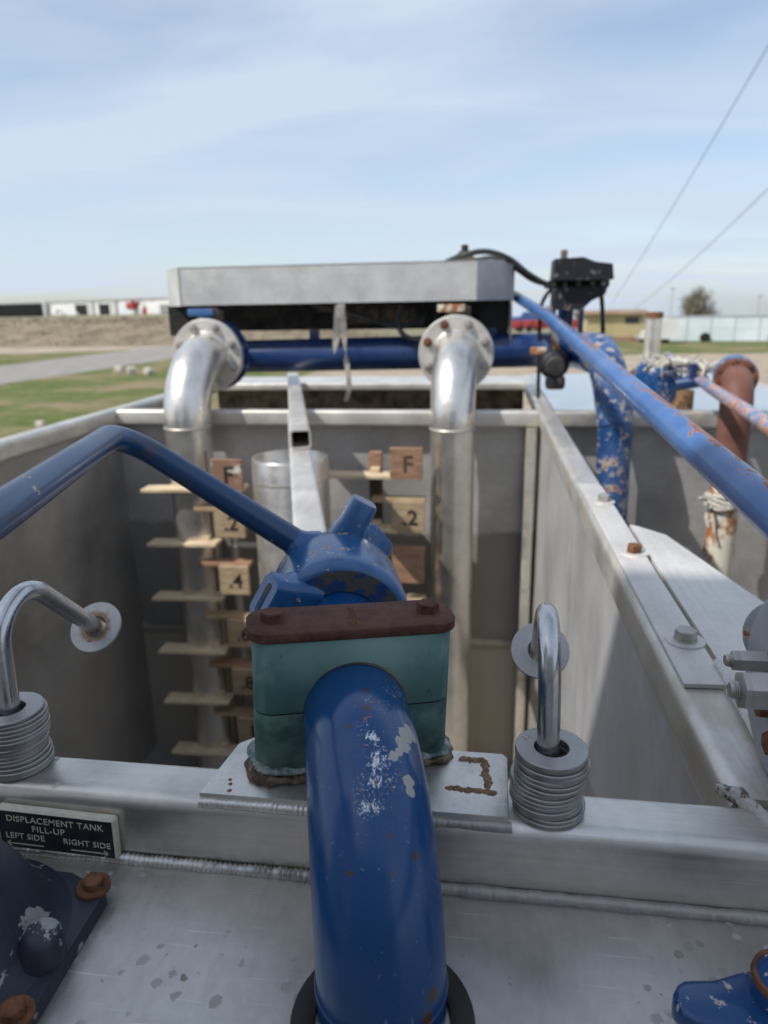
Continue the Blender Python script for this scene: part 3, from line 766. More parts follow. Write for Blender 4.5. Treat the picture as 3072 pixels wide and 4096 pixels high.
# ------------------------------------------------------------------ blue pipe
path = fillet([PC + PB*0.26, PC, PK, V((-0.055, 0.335, -0.16))][0::1], [0.001, 0.105], 26)
bpipe = G().tube(path, 0.04, 64).build('blue_pipe', BLUE_PIPE, None, origin=PIPE_ORG, angle=60)
tag(bpipe, 'thick glossy blue pipe bending down to the deck, chipped to white along its bend', 'pipe')
G().torus_lathe([(0.0398, -0.0012), (0.0407, -0.0012), (0.0411, 0.0), (0.0407, 0.0012), (0.0398, 0.0012)], (-0.055, 0.335, -0.036), V((0.0, 0.05, 1)), 64).build('weld_ring', BLUE_PIPE, bpipe)
grom = G().torus_lathe([(0.0415, -0.0575), (0.056, -0.0575), (0.056, -0.0545), (0.054, -0.0535), (0.043, -0.0535), (0.0415, -0.054)], (-0.053, 0.324, 0), Z, 64).build('rubber_gasket', GROM, None, origin=(-0.053, 0.328, -0.058))
tag(grom, 'black rubber ring on the deck around the foot of the blue pipe', 'gasket')
# ------------------------------------------------------------------ hammer union with lever
UC = PC + PB*0.143
union = empty('hammer_union', PC + PB*0.19, 'blue hammer union with three lugs and a long bent lever behind the clamp', 'pipe union')
def rad(s_, z_): return V((PD.y*-1*s_, PD.x*s_, z_))
side = V((-PD.y, PD.x, 0))      # to the right of the pipe
G().torus_lathe([(0.0415, 0.001), (0.046, -0.002), (0.062, -0.002), (0.0675, 0.002), (0.0695, 0.020), (0.0700, 0.050), (0.0700, 0.085), (0.0672, 0.104), (0.060, 0.116), (0.052, 0.128), (0.0415, 0.130)], UC, PB, 64).build('nut', BLUE_UNION, union, angle=50)
G().torus_lathe([(0.0408, -0.0026), (0.0615, -0.0026), (0.0615, -0.0018), (0.0408, -0.0018)], UC, PB, 64).build('nut_face', SCRAPED, union)
def lug(ang, t, length, w, th, slot, name='lug', lean=0, off=None):
    d = side*math.cos(R(ang)) + Z*math.sin(R(ang)); tn = side*-math.sin(R(ang)) + Z*math.cos(R(ang))
    d = d*math.cos(R(lean)) + PD*math.sin(R(lean))
    PBl = tn.cross(d).normalized(); PBl = PBl if PBl.dot(PB) > 0 else -PBl
    g = G(); rings = []
    base = UC + PB*t + (off if off is not None else V())
    for rr, k in ((0.046, 1.30), (0.068, 1.12), (0.074, 1.0), (0.070+length-0.003, 0.96), (0.070+length, 0.86)):
        rings.append([g.bm.verts.new(base + d*rr + tn*x*k + PBl*y*k) for x, y in rrect(w, th, min(w, th)*0.28, 4)])
    g.ring_faces(rings)
    lg = g.build(name, BLUE_UNION, union, angle=40)
    if slot:
        g = G(); e = base + d*(0.0702+length)
        g.ring_faces([[g.bm.verts.new(e + tn*x + PBl*y + d*z) for x, y in rrect(w*0.62, th*0.22, th*0.1, 4)] for z in (-0.002, 0.0004)])
        sl = g.build('slot', SCRAPED, lg)
    return lg
lug(150, 0.034, 0.022, 0.050, 0.032, True, lean=26)
lug(60, 0.105, 0.032, 0.030, 0.032, False, off=side*-0.015 + Z*0.010)
lug(38, 0.135, 0.006, 0.040, 0.040, False, lean=-15)
LV = fillet([V((-0.172, 0.702, 0.103)), V((-0.357, 0.652, 0.2465)), V((-0.2757, 0.359, 0.2495)), V((-0.235, 0.21, 0.251))], [0.045, 0.2], 12)
G().tube(LV, [0.0150] + [0.0122]*(len(LV)-1), 32).build('lever', BLUE_LEVER, union, angle=60)
wl = V((-0.183, 0.699, 0.111))
G().tube([wl, wl + V((-0.010, -0.003, 0.0075)), wl + V((-0.020, -0.005, 0.0155))], [0.024, 0.0175, 0.0130], 24, wob=0.15).build('lever_weld', BLUE_UNION, union)

# ------------------------------------------------------------------ hooks with washers
WM = None
def washer_mesh():
    return G().torus_lathe([(0.0125, 0), (0.0258, 0), (0.0262, 0.0006), (0.0262, 0.0026), (0.0256, 0.0032), (0.0128, 0.0032), (0.0125, 0.0028)], (0, 0, 0), Z, 48)
ORD = ['topmost', 'second from top', 'third from top', 'fourth from top', 'fifth from top', 'sixth from top', 'seventh from top', 'eighth from top', 'seventh from bottom', 'sixth from bottom', 'fifth from bottom', 'fourth from bottom', 'third from bottom', 'second from bottom', 'bottom']
proto_w = None
def hook(bx, by, which, rust):
    global proto_w
    hk = empty('bent_rod_hook', (bx, by, 0), 'bent steel rod hook through the washer stack %s' % which, 'hook', 'rod hooks on the front beam')
    tipv = V((bx+0.0016, by+0.134, 0.062))
    pth = fillet([V((bx, by, -0.002)), V((bx-0.004, by+0.012, 0.178)), tipv + V((0.0002, 0.012, -0.0115))], 0.036, 16)
    G().tube(pth, 0.0082, 28).build('rod', A_ROD, hk, angle=60)
    dr = (pth[-1]-pth[-2]).normalized()
    G().torus_lathe([(0.0110, 0), (0.0255, 0), (0.0258, 0.0006), (0.0258, 0.0026), (0.0252, 0.0032), (0.0110, 0.0032)], tipv, dr, 48).build('tip_washer', WASH_RUST if rust else A_WASH, hk, label='rust stained washer on the tip' if rust else None)
    n = 15
    for i in range(n):
        z = 0.0005 + (n-1-i)*0.00345
        if proto_w is None:
            w = washer_mesh().build('washer', A_WASH, None, origin=(0, 0, 0)); proto_w = w
        else:
            w = proto_w.copy(); COL.objects.link(w)
        rnd = random.Random(i*31 + int(bx*1000))
        w.location = (bx + rnd.uniform(-0.0011, 0.0011) + 0.0022*math.sin(i*0.5), by + rnd.uniform(-0.001, 0.001) + 0.0022, z)
        w.rotation_euler = (rnd.uniform(-0.008, 0.008), rnd.uniform(-0.008, 0.008), rnd.uniform(0, 6.28))
        tag(w, '%s grey steel washer in the stack %s' % (ORD[i], which), 'washer', 'steel washers stacked on the rod hooks')
    return hk
def wr_mat():
    m = M('rust_ringed_washer', 0.5, 0.5)
    n = m.n('ShaderNodeVectorMath', operation='LENGTH'); m.put(n.inputs[0], m.co)
    c0_ = V((0.0016, 0.134, 0.062))
    d = m.n('ShaderNodeVectorMath', operation='DISTANCE'); m.put(d.inputs[0], m.co); d.inputs[1].default_value = c0_
    q = m.math('ADD', d.outputs['Value'], m.math('MULTIPLY', m.math('SUBTRACT', m.noise(150, 4), 0.5), 0.012))
    k = m.step(q, 0.0185, 0.013)
    c = m.mix(m.noise(90, 4), (0.40, 0.39, 0.37), (0.56, 0.55, 0.53))
    c = m.mix(m.math('MULTIPLY', k, 0.9), c, (0.28, 0.16, 0.085))
    c = m.mix(m.step(m.noise(230, 3), 0.66, 0.70), c, (0.07, 0.05, 0.04))
    return m.set(c)
WASH_RUST = wr_mat()
hook(0.0525, 0.4575, 'right of the clamp', False)
hook(-0.377, 0.4615, 'at the left edge', True)
# faint stamp on the top right-hand washer
top_r = [o for o in bpy.data.objects if o.get('label', '').startswith('topmost') and 'right' in o['label']][0]
top_r.rotation_euler = (0, 0, 0)
st = text_obj('31', 0.007, frame((0.037, 0.469, top_r.location.z+0.0034), (0.8, 0.6, 0), (-0.6, 0.8, 0)), 0.0002, A_ROD, top_r, 'stamped_number')
st.matrix_parent_inverse = Matrix.Identity(4)
# ------------------------------------------------------------------ sign
sg = empty('name_sign', (-0.3255, 0.4325, -0.033), 'black and cream engraved sign reading DISPLACEMENT TANK FILL-UP on the beam front', 'sign')
ex, ey = V((0.9995, 0, -0.030)), V((0.030, 0, 0.9995)); rotm = Matrix(((ex.x, 0, ey.x), (0, 1, 0), (ex.z, 0, ey.z)))
G().box((-0.3255, 0.4285, -0.0325), (0.099, 0.008, 0.0365), 0.0017, rotm, 1).build('plate', CREAM, sg, angle=20)
fo = V((-0.3255, 0.4243, -0.0327))
G().box(fo, (0.0955, 0.0006, 0.0330), 0, rotm).build('face', SIGN_BLK, sg)
fz = fo + V((0, -0.0004, 0))
def sl(s, size, x, z, sp=1.0): text_obj(s, size, frame(fz + ex*x + ey*z, ex, ey), 0.0002, CREAM, sg, 'lettering', 0.00002, sp)
sl('DISPLACEMENT TANK', 0.0078, 0.0, 0.0103, 1.06)
sl('FILL-UP', 0.0078, -0.006, 0.0022, 1.12)
sl('LEFT SIDE', 0.0074, -0.0265, -0.0058, 1.05); sl('RIGHT SIDE', 0.0074, 0.0255, -0.0058, 1.05)
for s_, x0 in ((-1, -0.027), (1, 0.027)):
    g = G(); 
    def q_(x, z): return fz + ex*x + ey*z
    g.box(q_(x0, -0.0130), (0.031, 0.0004, 0.0008), 0, rotm)
    for k in (-1, 1):
        g.box(q_(x0 + s_*0.0140, -0.0130 + k*0.0013), (0.0042, 0.0004, 0.0008), 0, rotm @ Matrix.Rotation(R(s_*k*38), 3, 'Y'))
    g.build('arrow', CREAM, sg)

# ------------------------------------------------------------------ cast iron fitting, lower left
cf = empty('cast_iron_fitting', (-0.345, 0.33, -0.058), 'dark navy cast iron fitting with domed body bolted to the deck lower left', 'fitting')
G().poly([(-0.46, 0.405), (-0.300, 0.4020), (-0.266, 0.388), (-0.263, 0.30), (-0.258, 0.18), (-0.46, 0.18)], (0, 0, -0.0455), X, Yv, 0.0118, 0.0015).build('flange_plate', IRON, cf)
G().lathe([(0.080, 0), (0.073, 0.004), (0.066, 0.013), (0.059, 0.030), (0.050, 0.047), (0.042, 0.061), (0.036, 0.070), (0.030, 0.075), (0, 0.077)], (-0.351, 0.331, -0.0455), Z, 56).build('body', IRON, cf, angle=60)
G().lathe([(0.017, -0.014), (0.0145, -0.002), (0.0125, 0.008), (0.010, 0.012), (0, 0.0125)], (-0.2775, 0.331, -0.0345), V((0.25, 0, 1)), 24).build('boss', IRON, cf, angle=60)
G().box((-0.33, 0.30, -0.015), (0.012, 0.09, 0.06), 0.004, Matrix.Rotation(R(-35), 3, 'Z')).build('rib', IRON, cf)
for x, y, w in ((-0.2757, 0.3895, 0), (-0.2715, 0.2910, 1)):
    bolt_on(cf, (x, y, -0.0452), 0.0130, 0.006, RUST_MID, RUST_MID, 0.0118, spin=0.4+w, split=False, wth=0.003, axis=(0.06, -0.05, 1))

# ------------------------------------------------------------------ blue valve cap, lower right
vc = empty('blue_valve', (0.182, 0.347, -0.058), 'round blue cap with copper worn rim and chipped ear at lower right corner', 'valve')
G().lathe([(0.0235, 0), (0.0225, 0.004), (0.0205, 0.010), (0.0198, 0.040), (0.0190, 0.0425), (0.0168, 0.0425), (0.0160, 0.0410), (0, 0.0405)], (0.181, 0.346, -0.0575), Z, 48).build('hub', BLUE_VALVE, vc, angle=40)
G().torus_lathe([(0.0172, 0.0424), (0.0192, 0.0424), (0.0196, 0.0412), (0.0200, 0.0395), (0.0202, 0.0405), (0.0196, 0.0436), (0.0172, 0.0434)], (0.181, 0.346, -0.0575), Z, 48).build('rim', RUST_MID, vc)
ear = []
for k in range(9):
    a = R(90 + 180*k/8); ear.append((0.131 + 0.0145*math.cos(a), 0.3375 + 0.0145*math.sin(a)))
ear = [(0.174, 0.3655), (0.158, 0.3600), (0.143, 0.3535)] + ear + [(0.145, 0.3215), (0.162, 0.324), (0.178, 0.327)]
G().poly(ear, (0, 0, -0.0285), X, Yv, 0.013, 0.004).build('ear', BLUE_VALVE, vc, angle=60)
G().box((0.150, 0.342, -0.049), (0.02, 0.012, 0.017), 0.002).build('ear_foot', BLUE_VALVE, vc)

# ------------------------------------------------------------------ flanged joint at the right edge
fl = empty('bolted_flange', (0.226, 0.53, 0.0), 'grey pipe flange with rust runs and two studs at the right edge', 'flange')
G().lathe([(0.071, 0), (0.074, 0.002), (0.074, 0.013), (0.071, 0.015)], (0.2250, 0.512, 0.076), X, 64).build('flange', GREY_FL, fl, angle=40)
G().lathe([(0.071, 0), (0.074, 0.002), (0.074, 0.013), (0.071, 0.015)], (0.2415, 0.512, 0.076), X, 64).build('flange', BLUE_VALVE, fl, angle=40)
G().lathe([(0.050, 0), (0.050, 0.5)], (0.2568, 0.512, 0.076), X, 48).build('neck', BLUE_VALVE, fl)
def stud(c, d, af, l_nut, tip):
    c = V(c); g = G()
    prof = [(d*0.38, -tip), (d*0.47, -tip+0.0015)]
    x = -tip+0.0015; i = 0
    while x < 0.0: prof.append((d*0.5 if i % 2 else d*0.44, x)); x += 0.0007; i += 1
    prof.append((d*0.47, 0.02))
    g.lathe(prof, c, X, 24)
    s_ = g.build('stud', ZINC, fl, angle=30)
    g = G(); g.hexhead(c + X*0.004, -X, af, 0.005, 0.25, 0.25); g.hexhead(c + X*(l_nut), -X, af*1.02, l_nut-0.0035, 0.25, 0.12)
    g.build('nut', ZINC, s_, angle=25)
stud((0.1985, 0.5385, 0.0875), 0.0105, 0.0150, 0.0235, 0.0062)
stud((0.1825, 0.4760, 0.0963), 0.0130, 0.0245, 0.0395, 0.0070)
G().hexhead((0.2245, 0.530, 0.052), -X, 0.014, 0.007, 0.2).build('rusty_bolt', RUST_MID, fl, angle=25, label='rust brown bolt head')
G().hexhead((0.2235, 0.500, 0.040), -X, 0.016, 0.009, 0.5).build('rusty_bolt', RUST_MID, fl, angle=25, label='rust brown bolt head')
G().box((0.262, 0.512, 0.014), (0.02, 0.06, 0.028), 0.001).build('foot', RUST_MID, fl)
G().lathe([(0.030, 0), (0.0315, 0.001), (0.0315, 0.006), (0.030, 0.007)], (0.2590, 0.598, 0.082), V((-0.55, -0.80, 0.22)), 48).build('cover_disc', GREY_FL, fl, angle=40)
G().tube([(0.262, 0.60, 0.082), (0.285, 0.632, 0.074)], 0.022, 24).build('disc_stem', BLUE_VALVE, fl)
cab = G().tube(spline([V((0.2395, 0.69, 0.0085)), V((0.2385, 0.63, 0.0068)), V((0.2365, 0.60, 0.0058)), V((0.2335, 0.545, 0.0050)), V((0.2325, 0.50, 0.0046)), V((0.236, 0.44, 0.0046))], 14), 0.0036, 12, wob=0.12).build('white_cable', WHITE, None, origin=(0.239, 0.6, 0))
tag(cab, 'thin white braided cable lying along the right rail under the studs', 'cable')

# ------------------------------------------------------------------ tall elbow pipes with flanges
def elbow_pipe(x, y, label, d):
    R_ = 0.235; fz_ = 0.19; r = d/2
    t = empty('elbow_pipe', (x, y, -1.48), label, 'pipe', 'flanged aluminium elbow pipes')
    G().tube([(x, y, -1.48), (x, y, -0.045)], r, 48).build('riser', A_PIPE, t, angle=60)
    pth = [V((x, y + R_ - R_*math.cos(R(a)), fz_ - R_ + R_*math.sin(R(a)))) for a in range(0, 91, 5)]
    G().tube(pth, r*1.015, 48).build('elbow', A_PIPE, t, angle=60)
    G().torus_lathe([(r-0.001, -0.004), (r+0.002, -0.0035), (r+0.0042, 0), (r+0.002, 0.0035), (r-0.001, 0.004)], (x, y, -0.045), Z, 48).build('weld_ring', WELDBR, t)
    fy = y + R_
    f = G().torus_lathe([(r-0.004, 0), (0.135, 0), (0.138, 0.003), (0.138, 0.022), (0.135, 0.024), (r-0.004, 0.024)], (x, fy, fz_), Yv, 64).build('flange', A_GREYF, t, angle=40)
    G().torus_lathe([(r, -0.004), (r+0.006, -0.003), (r+0.011, 0.002), (r, 0.002)], (x, fy-0.002, fz_), Yv, 48).build('weld_ring', WELD, t)
    for k in range(8):
        a = R(22.5 + 45*k)
        c = V((x + 0.112*math.cos(a), fy, fz_ + 0.112*math.sin(a)))
        g = G(); g.lathe([(0.0165, 0), (0.0165, 0.003), (0, 0.003)], c, -Yv, 16); g.hexhead(c - Yv*0.003, -Yv, 0.024, 0.014, k*0.4); g.lathe([(0.0075, 0.016), (0.0075, 0.024), (0, 0.025)], c, -Yv, 10)
        g.build('bolt', RUST_MID if (x > -0.5 and k in (2, 3)) else ZINC, f, angle=25)
    return t
WELDBR = alu('browned_weld', 0.5, 0.5, 0.6, 'x', cloud=30, grime=0.6, scratch=False, tint=(1, 0.93, 0.82))
A_GREYF = alu('grey_cast_flange', 0.55, 0.5, 0.5, 'x', cloud=12, grime=0.3, scratch=False)
elbow_pipe(-1.0649, 2.44, 'left aluminium elbow pipe rising to a bolted flange, beside the left gauge ladder', 0.163)
elbow_pipe(-0.1085, 2.44, 'right aluminium elbow pipe with bright highlight, rising left of the divider rail', 0.152)

# ------------------------------------------------------------------ standpipe
sp = G().torus_lathe([(0.119, -1.495), (0.130, -1.495), (0.130, -0.125), (0.128, -0.122), (0.121, -0.122), (0.119, -0.125)], (-0.650, 2.30, 0), Z, 64).build('standpipe', A_PIPE, None, origin=(-0.65, 2.3, -1.495), angle=40)
tag(sp, 'wide open aluminium standpipe behind the divider tube between the gauge ladders', 'pipe')
G().torus_lathe([(0.1295, -0.200), (0.1315, -0.199), (0.1315, -0.194), (0.1295, -0.193)], (-0.650, 2.30, 0), Z, 64).build('seam', WELD, sp)

# ------------------------------------------------------------------ gauge ladders
def board(lo, hi, name, mat, par, rz=0.0, rx=0.0, label=None, ry=0.0):
    lo, hi = V(lo), V(hi); c = (lo+hi)/2
    rot = Matrix.Rotation(R(rz), 3, 'Z') @ Matrix.Rotation(R(rx), 3, 'X') @ Matrix.Rotation(R(ry), 3, 'Y')
    return G().box(c, hi-lo, 0.0012, rot, 1).build(name, mat, par, angle=20, label=label)
def ladder(px, label, tags, pegs, short, zs_off=0.0):
    t = empty('gauge_ladder', (px, 2.42, -1.48), label, 'gauge', 'wooden level gauges on the end wall')
    board((px-0.022, 2.40, -1.48), (px+0.022, 2.44, -0.128), 'post', WOOD_DARK, t)
    board((px-0.0225, 2.3985, -0.195), (px+0.0225, 2.4415, -0.127), 'post_cap', WOOD_RED, t)
    for i, (x0, x1, z) in enumerate(pegs):
        board((x0, 2.325, z-0.006), (x1, 2.398, z+0.006), 'peg_board', WOOD, t, 0.8*(-1)**i, 0, ry=-1.6 if px < -0.6 else 0.6)
        board((px-0.012, 2.37, z+0.0062), (px+0.020, 2.399, z+0.022), 'wedge', WOOD, t)
    for i, (x0, x1, z) in enumerate(short):
        board((x0, 2.343, z-0.007), (x1, 2.398, z+0.007), 'shelf_board', WOOD_RED if i % 2 else WOOD_TAG, t)
    for s, x, z, mat, ink, sz in tags:
        b = board((x-0.055, 2.326, z-0.056), (x+0.055, 2.342, z+0.054), 'number_tag', mat, t)
        if s: text_obj(s, sz, frame((x+0.006, 2.3252, z-0.004), X, Z), 0.0006, ink, b, 'numeral', 0.0012)
    return t
Lt = ladder(-1.012, 'left wooden gauge ladder with tags F .2 .4 .6, beside the left elbow pipe',
    [('F', -0.890, -0.196, WOOD_WHITE, INK, 0.085), ('.2', -0.8946, -0.372, WOOD_TAG, INK, 0.075), ('.4', -0.8937, -0.592, WOOD_TAG, INK, 0.075), ('.6', -0.880, -0.806, WOOD_TAG, INK, 0.075), ('.8', -0.878, -1.008, WOOD_TAG, INK, 0.075), ('1', -0.872, -1.22, WOOD_TAG, INK, 0.075)],
    [(-1.219, -0.838, -0.256), (-1.219, -0.953, -0.464), (-1.221, -0.949, -0.676), (-1.221, -0.955, -0.896), (-1.221, -0.958, -1.112), (-1.214, -0.947, -1.342)],
    [(-1.030, -0.840, -0.330), (-1.030, -0.838, -0.540), (-1.030, -0.836, -0.752), (-1.030, -0.834, -0.955), (-1.030, -0.832, -1.166)])
Rt = ladder(-0.375, 'right wooden gauge ladder with tags F and .2, just left of the right elbow pipe',
    [('F', -0.258, -0.148, WOOD_RED, INK_FADE, 0.080), ('.2', -0.2508, -0.336, WOOD_TAG, INK, 0.075), ('', -0.2540, -0.522, WOOD_RED, INK, 0.075), ('', -0.2500, -0.71, WOOD_TAG, INK, 0.075)],
    [(-0.532, -0.303, -0.197), (-0.415, -0.294, -0.388), (-0.54, -0.30, -0.60), (-0.42, -0.30, -0.80)],
    [(-0.383, -0.196, -0.283), (-0.383, -0.198, -0.468), (-0.383, -0.196, -0.655)])
gp = empty('guide_pipe', (-0.935, 2.47, -1.48), 'thin grey vertical pipe with a flat bracket behind the left number tags', 'pipe')
G().tube([(-0.935, 2.47, -1.48), (-0.935, 2.47, -0.30)], 0.016, 16).build('pipe', A_GREY, gp)
board((-0.955, 2.44, -0.505), (-0.70, 2.48, -0.495), 'bracket', A_GREY, gp)
# ------------------------------------------------------------------ hood, far side
hd = empty('valve_hood', (-0.6, 2.9, 0.26), 'long mottled grey sheet metal hood above the blue header with black interior', 'hood')
def wall_sheet(a, b, z0, z1, th, name, mat, par):
    a, b = V((*a, 0)), V((*b, 0)); d = (b-a).normalized(); nrm = V((d.y, -d.x, 0))
    g = G(); g.sweep([(0, z0), (0, z1), (th, z1), (th, z0)], a, b, -nrm, Z)
    return g.build(name, mat, par)
wall_sheet((-1.2035, 2.80), (-0.0410, 2.80), 0.378, 0.5185, 0.005, 'front_panel', A_HOOD, hd)
wall_sheet((-1.342, 3.00), (-1.2045, 2.8003), 0.3775, 0.518, 0.005, 'end_panel', A_HOOD, hd)
wall_sheet((-0.040, 2.8003), (0.1035, 2.93), 0.3775, 0.518, 0.005, 'end_panel', A_HOOD, hd)
G().poly([(-1.342, 3.0), (-1.2035, 2.7985), (-0.0405, 2.7985), (0.105, 2.93), (0.105, 3.16), (-1.342, 3.16)], (0, 0, 0.5215), X, Yv, 0.003).build('top_lip', A_PLATE, hd)
G().tube([(-1.2042, 2.7995, 0.378), (-1.2042, 2.7995, 0.518)], 0.0035, 8).build('corner_weld', CREAM, hd)
G().tube([(-0.0405, 2.7995, 0.378), (-0.0405, 2.7995, 0.518)], 0.0032, 8).build('corner_weld', A_PIPE, hd)
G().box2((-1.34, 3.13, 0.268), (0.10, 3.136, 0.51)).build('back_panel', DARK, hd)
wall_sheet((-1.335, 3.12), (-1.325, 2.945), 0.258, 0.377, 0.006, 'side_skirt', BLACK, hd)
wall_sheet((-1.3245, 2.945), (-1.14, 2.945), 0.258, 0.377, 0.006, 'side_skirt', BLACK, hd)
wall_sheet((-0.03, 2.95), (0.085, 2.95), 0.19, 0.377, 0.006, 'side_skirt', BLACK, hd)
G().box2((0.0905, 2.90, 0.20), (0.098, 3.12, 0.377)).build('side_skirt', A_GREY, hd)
# gear beneath the hood
mo = empty('air_actuator', (-0.45, 2.98, 0.27), 'grimy cylindrical air actuator tucked in the dark under the hood', 'actuator')
G().tube([(-0.62, 3.0, 0.335), (-0.28, 3.0, 0.335)], 0.042, 24).build('cylinder', DARKBR, mo)
G().box2((-0.52, 2.93, 0.30), (-0.43, 3.05, 0.372), 0.006).build('body', DARKBR, mo)
for x in (-0.63, -0.28): G().tube([(x, 3.0, 0.335), (x+0.02, 3.0, 0.335)], 0.048, 24).build('end_cap', DARK, mo)
G().box2((-0.70, 2.95, 0.345), (-0.62, 3.02, 0.375), 0.008).build('junction', DARKBR, mo)
hs = G().tube(spline([V((-0.70, 2.92, 0.38)), V((-0.55, 2.88, 0.345)), V((-0.42, 2.88, 0.30)), V((-0.33, 2.88, 0.285)), V((-0.26, 2.90, 0.31)), V((-0.24, 2.95, 0.37))], 8), 0.011, 10).build('air_hose', HOSE, None, origin=(-0.42, 2.88, 0.28))
tag(hs, 'slack black hose drooping under the middle of the hood', 'hose')
hs = G().tube(spline([V((-0.33, 2.86, 0.37)), V((-0.345, 2.86, 0.30)), V((-0.31, 2.86, 0.245)), V((-0.22, 2.87, 0.235)), V((-0.20, 2.9, 0.30)), V((-0.21, 2.95, 0.37))], 8), 0.010, 10).build('air_hose', HOSE, None, origin=(-0.28, 2.86, 0.24))
tag(hs, 'black hose looped beside the right elbow flange under the hood', 'hose')
stp = empty('torn_strap', (-0.545, 2.76, 0.35), 'torn grey plastic strap dangling from the middle of the hood', 'strap')
def ribbon(pts, w, th, name, mat, par):
    g = G(); P_ = spline([V(p) for p in pts], 6); rings = []
    for i, p in enumerate(P_):
        t = (P_[min(i+1, len(P_)-1)] - P_[max(i-1, 0)]).normalized(); sx = V((math.cos(i*0.12), 0.35*math.sin(i*0.4), 0)).normalized(); nn = t.cross(sx).normalized()
        ww = w*(1-0.35*i/len(P_))
        rings.append([g.bm.verts.new(p + sx*a*ww/2 + nn*b*th) for a, b in ((-1, -1), (1, -1), (1, 1), (-1, 1))])
    g.ring_faces(rings)
    return g.build(name, mat, par, angle=50)
ribbon([(-0.548, 2.765, 0.375), (-0.542, 2.755, 0.30), (-0.535, 2.75, 0.20), (-0.528, 2.745, 0.125), (-0.524, 2.745, 0.06), (-0.538, 2.745, 0.008)], 0.026, 0.0012, 'long_tail', STRAP, stp)
ribbon([(-0.556, 2.765, 0.37), (-0.568, 2.76, 0.27), (-0.579, 2.755, 0.19)], 0.034, 0.0012, 'short_tail', STRAP, stp)
G().box((-0.552, 2.768, 0.345), (0.035, 0.02, 0.05), 0.006).build('knot', STRAP, stp)

# ------------------------------------------------------------------ blue header with valves
he = empty('blue_header', (-0.3, 2.95, 0.10), 'long dark blue header pipe running under the hood and elbowing down at its right end', 'pipe')
G().tube(fillet([V((-1.12, 2.95, 0.168)), V((0.34, 2.95, 0.187)), V((0.385, 2.60, 0.187))], 0.15, 12), 0.0665, 40).build('pipe', BLUE_HEAD, he, angle=60)
G().tube([(0.446, 2.445, -0.75), (0.4335, 2.445, -0.02)], 0.0555, 40).build('down_pipe', BLUE_OLD, he, angle=60)
el = fillet([V((0.355, 2.86, 0.190)), V((0.402, 2.485, 0.196)), V((0.4335, 2.445, -0.03))], [0.165], 18)
G().tube(el, [0.0672]*4 + [0.0600]*(len(el)-4), 40).build('elbow', BLUE_OLD, he, angle=60)
for x in (-1.0649, -0.1085):
    G().tube([(x, 2.77, 0.189), (x, 2.95, 0.175)], 0.085, 40).build('branch', BLUE_HEAD, he, angle=60)
    G().lathe([(0.138, 0), (0.138, 0.022)], (x, 2.755, 0.189), Yv, 56).build('flange', BLUE_HEAD, he, angle=40)
for x in (-0.70, 0.02): G().box2((x-0.02, 2.93, 0.232), (x+0.02, 2.97, 0.272), 0.004).build('lug', BLUE_HEAD, he)
def butterfly(x, label, m_stem, m_top):
    t = empty('butterfly_valve', (x, 2.727, 0.05), label, 'valve', 'butterfly valves on the header')
    G().lathe([(0.120, 0), (0.134, 0.004), (0.134, 0.044), (0.120, 0.048)], (x, 2.703, 0.19), Yv, 56).build('body', BLUE_HEAD, t, angle=40)
    G().tube([(x-0.012, 2.727, 0.315), (x-0.012, 2.727, 0.365)], 0.030, 20).build('neck', m_stem, t)
    G().box((x-0.02, 2.727, 0.352), (0.10, 0.07, 0.026), 0.004).build('top_pad', m_top, t)
    G().box((x+0.035, 2.735, 0.338), (0.03, 0.05, 0.04), 0.006).build('stop', DARKBR, t)
    return t
butterfly(-1.0649, 'blue butterfly valve sandwiched behind the left elbow flange', BLUE_OLD, BLUE_ROD)
butterfly(-0.1085, 'grey and rust butterfly valve neck above the right elbow flange', DARKBR, FLAKY)

# ------------------------------------------------------------------ gear operated valve at the header's right
gv = empty('gear_valve', (0.33, 2.90, 0.06), 'black gear operated valve standing on the header with worn black gearbox', 'valve')
ga = [(0.245, 0.44), (0.248, 0.512), (0.345, 0.516), (0.385, 0.500), (0.445, 0.492), (0.452, 0.44)]
G().poly([(x, z) for x, z in ga], (0, 2.86, 0), X, Z, -0.16, 0.005).build('gearbox', ACT, gv, angle=30)
G().box2((0.238, 2.848, 0.418), (0.462, 3.03, 0.444), 0.004).build('gearbox_rim', ACT, gv)
G().poly([(0.252, 0.418), (0.252, 0.352), (0.272, 0.338), (0.355, 0.338), (0.385, 0.368), (0.432, 0.390), (0.440, 0.418)], (0, 2.88, 0), X, Z, -0.14, 0.005).build('gearbox_base', ACT, gv, angle=30)
G().box2((0.288, 2.92, 0.508), (0.312, 2.944, 0.556), 0.002).build('square_stem', DARKBR, gv)
for x in (0.26, 0.30, 0.35, 0.40, 0.44):
    G().hexhead((x, 2.86, 0.431), -Yv, 0.016, 0.014, 0.3).build('bolt', ZINC, gv, angle=25)
G().tube([(0.318, 2.94, 0.24), (0.318, 2.94, 0.345)], 0.030, 24).build('neck', BLUE_HEAD, gv)
G().box((0.372, 2.90, 0.30), (0.016, 0.04, 0.11), 0.004).build('yoke_leg', BLUE_OLD, gv)
G().box((0.268, 2.90, 0.29), (0.016, 0.04, 0.12), 0.004).build('yoke_leg', BLUE_OLD, gv)
G().lathe([(0.036, 0), (0.050, 0.010), (0.056, 0.05), (0.052, 0.12), (0.04, 0.24)], (0.262, 2.66, 0.150), Yv, 32).build('body', ACT, gv, angle=50)
G().lathe([(0.030, 0), (0.036, 0.006), (0.036, 0.03)], (0.262, 2.640, 0.145), Yv, 24).build('end_cover', DARK, gv)
G().box((0.205, 2.72, 0.195), (0.06, 0.03, 0.028), 0.008).build('handle_stub', FLAKY, gv)
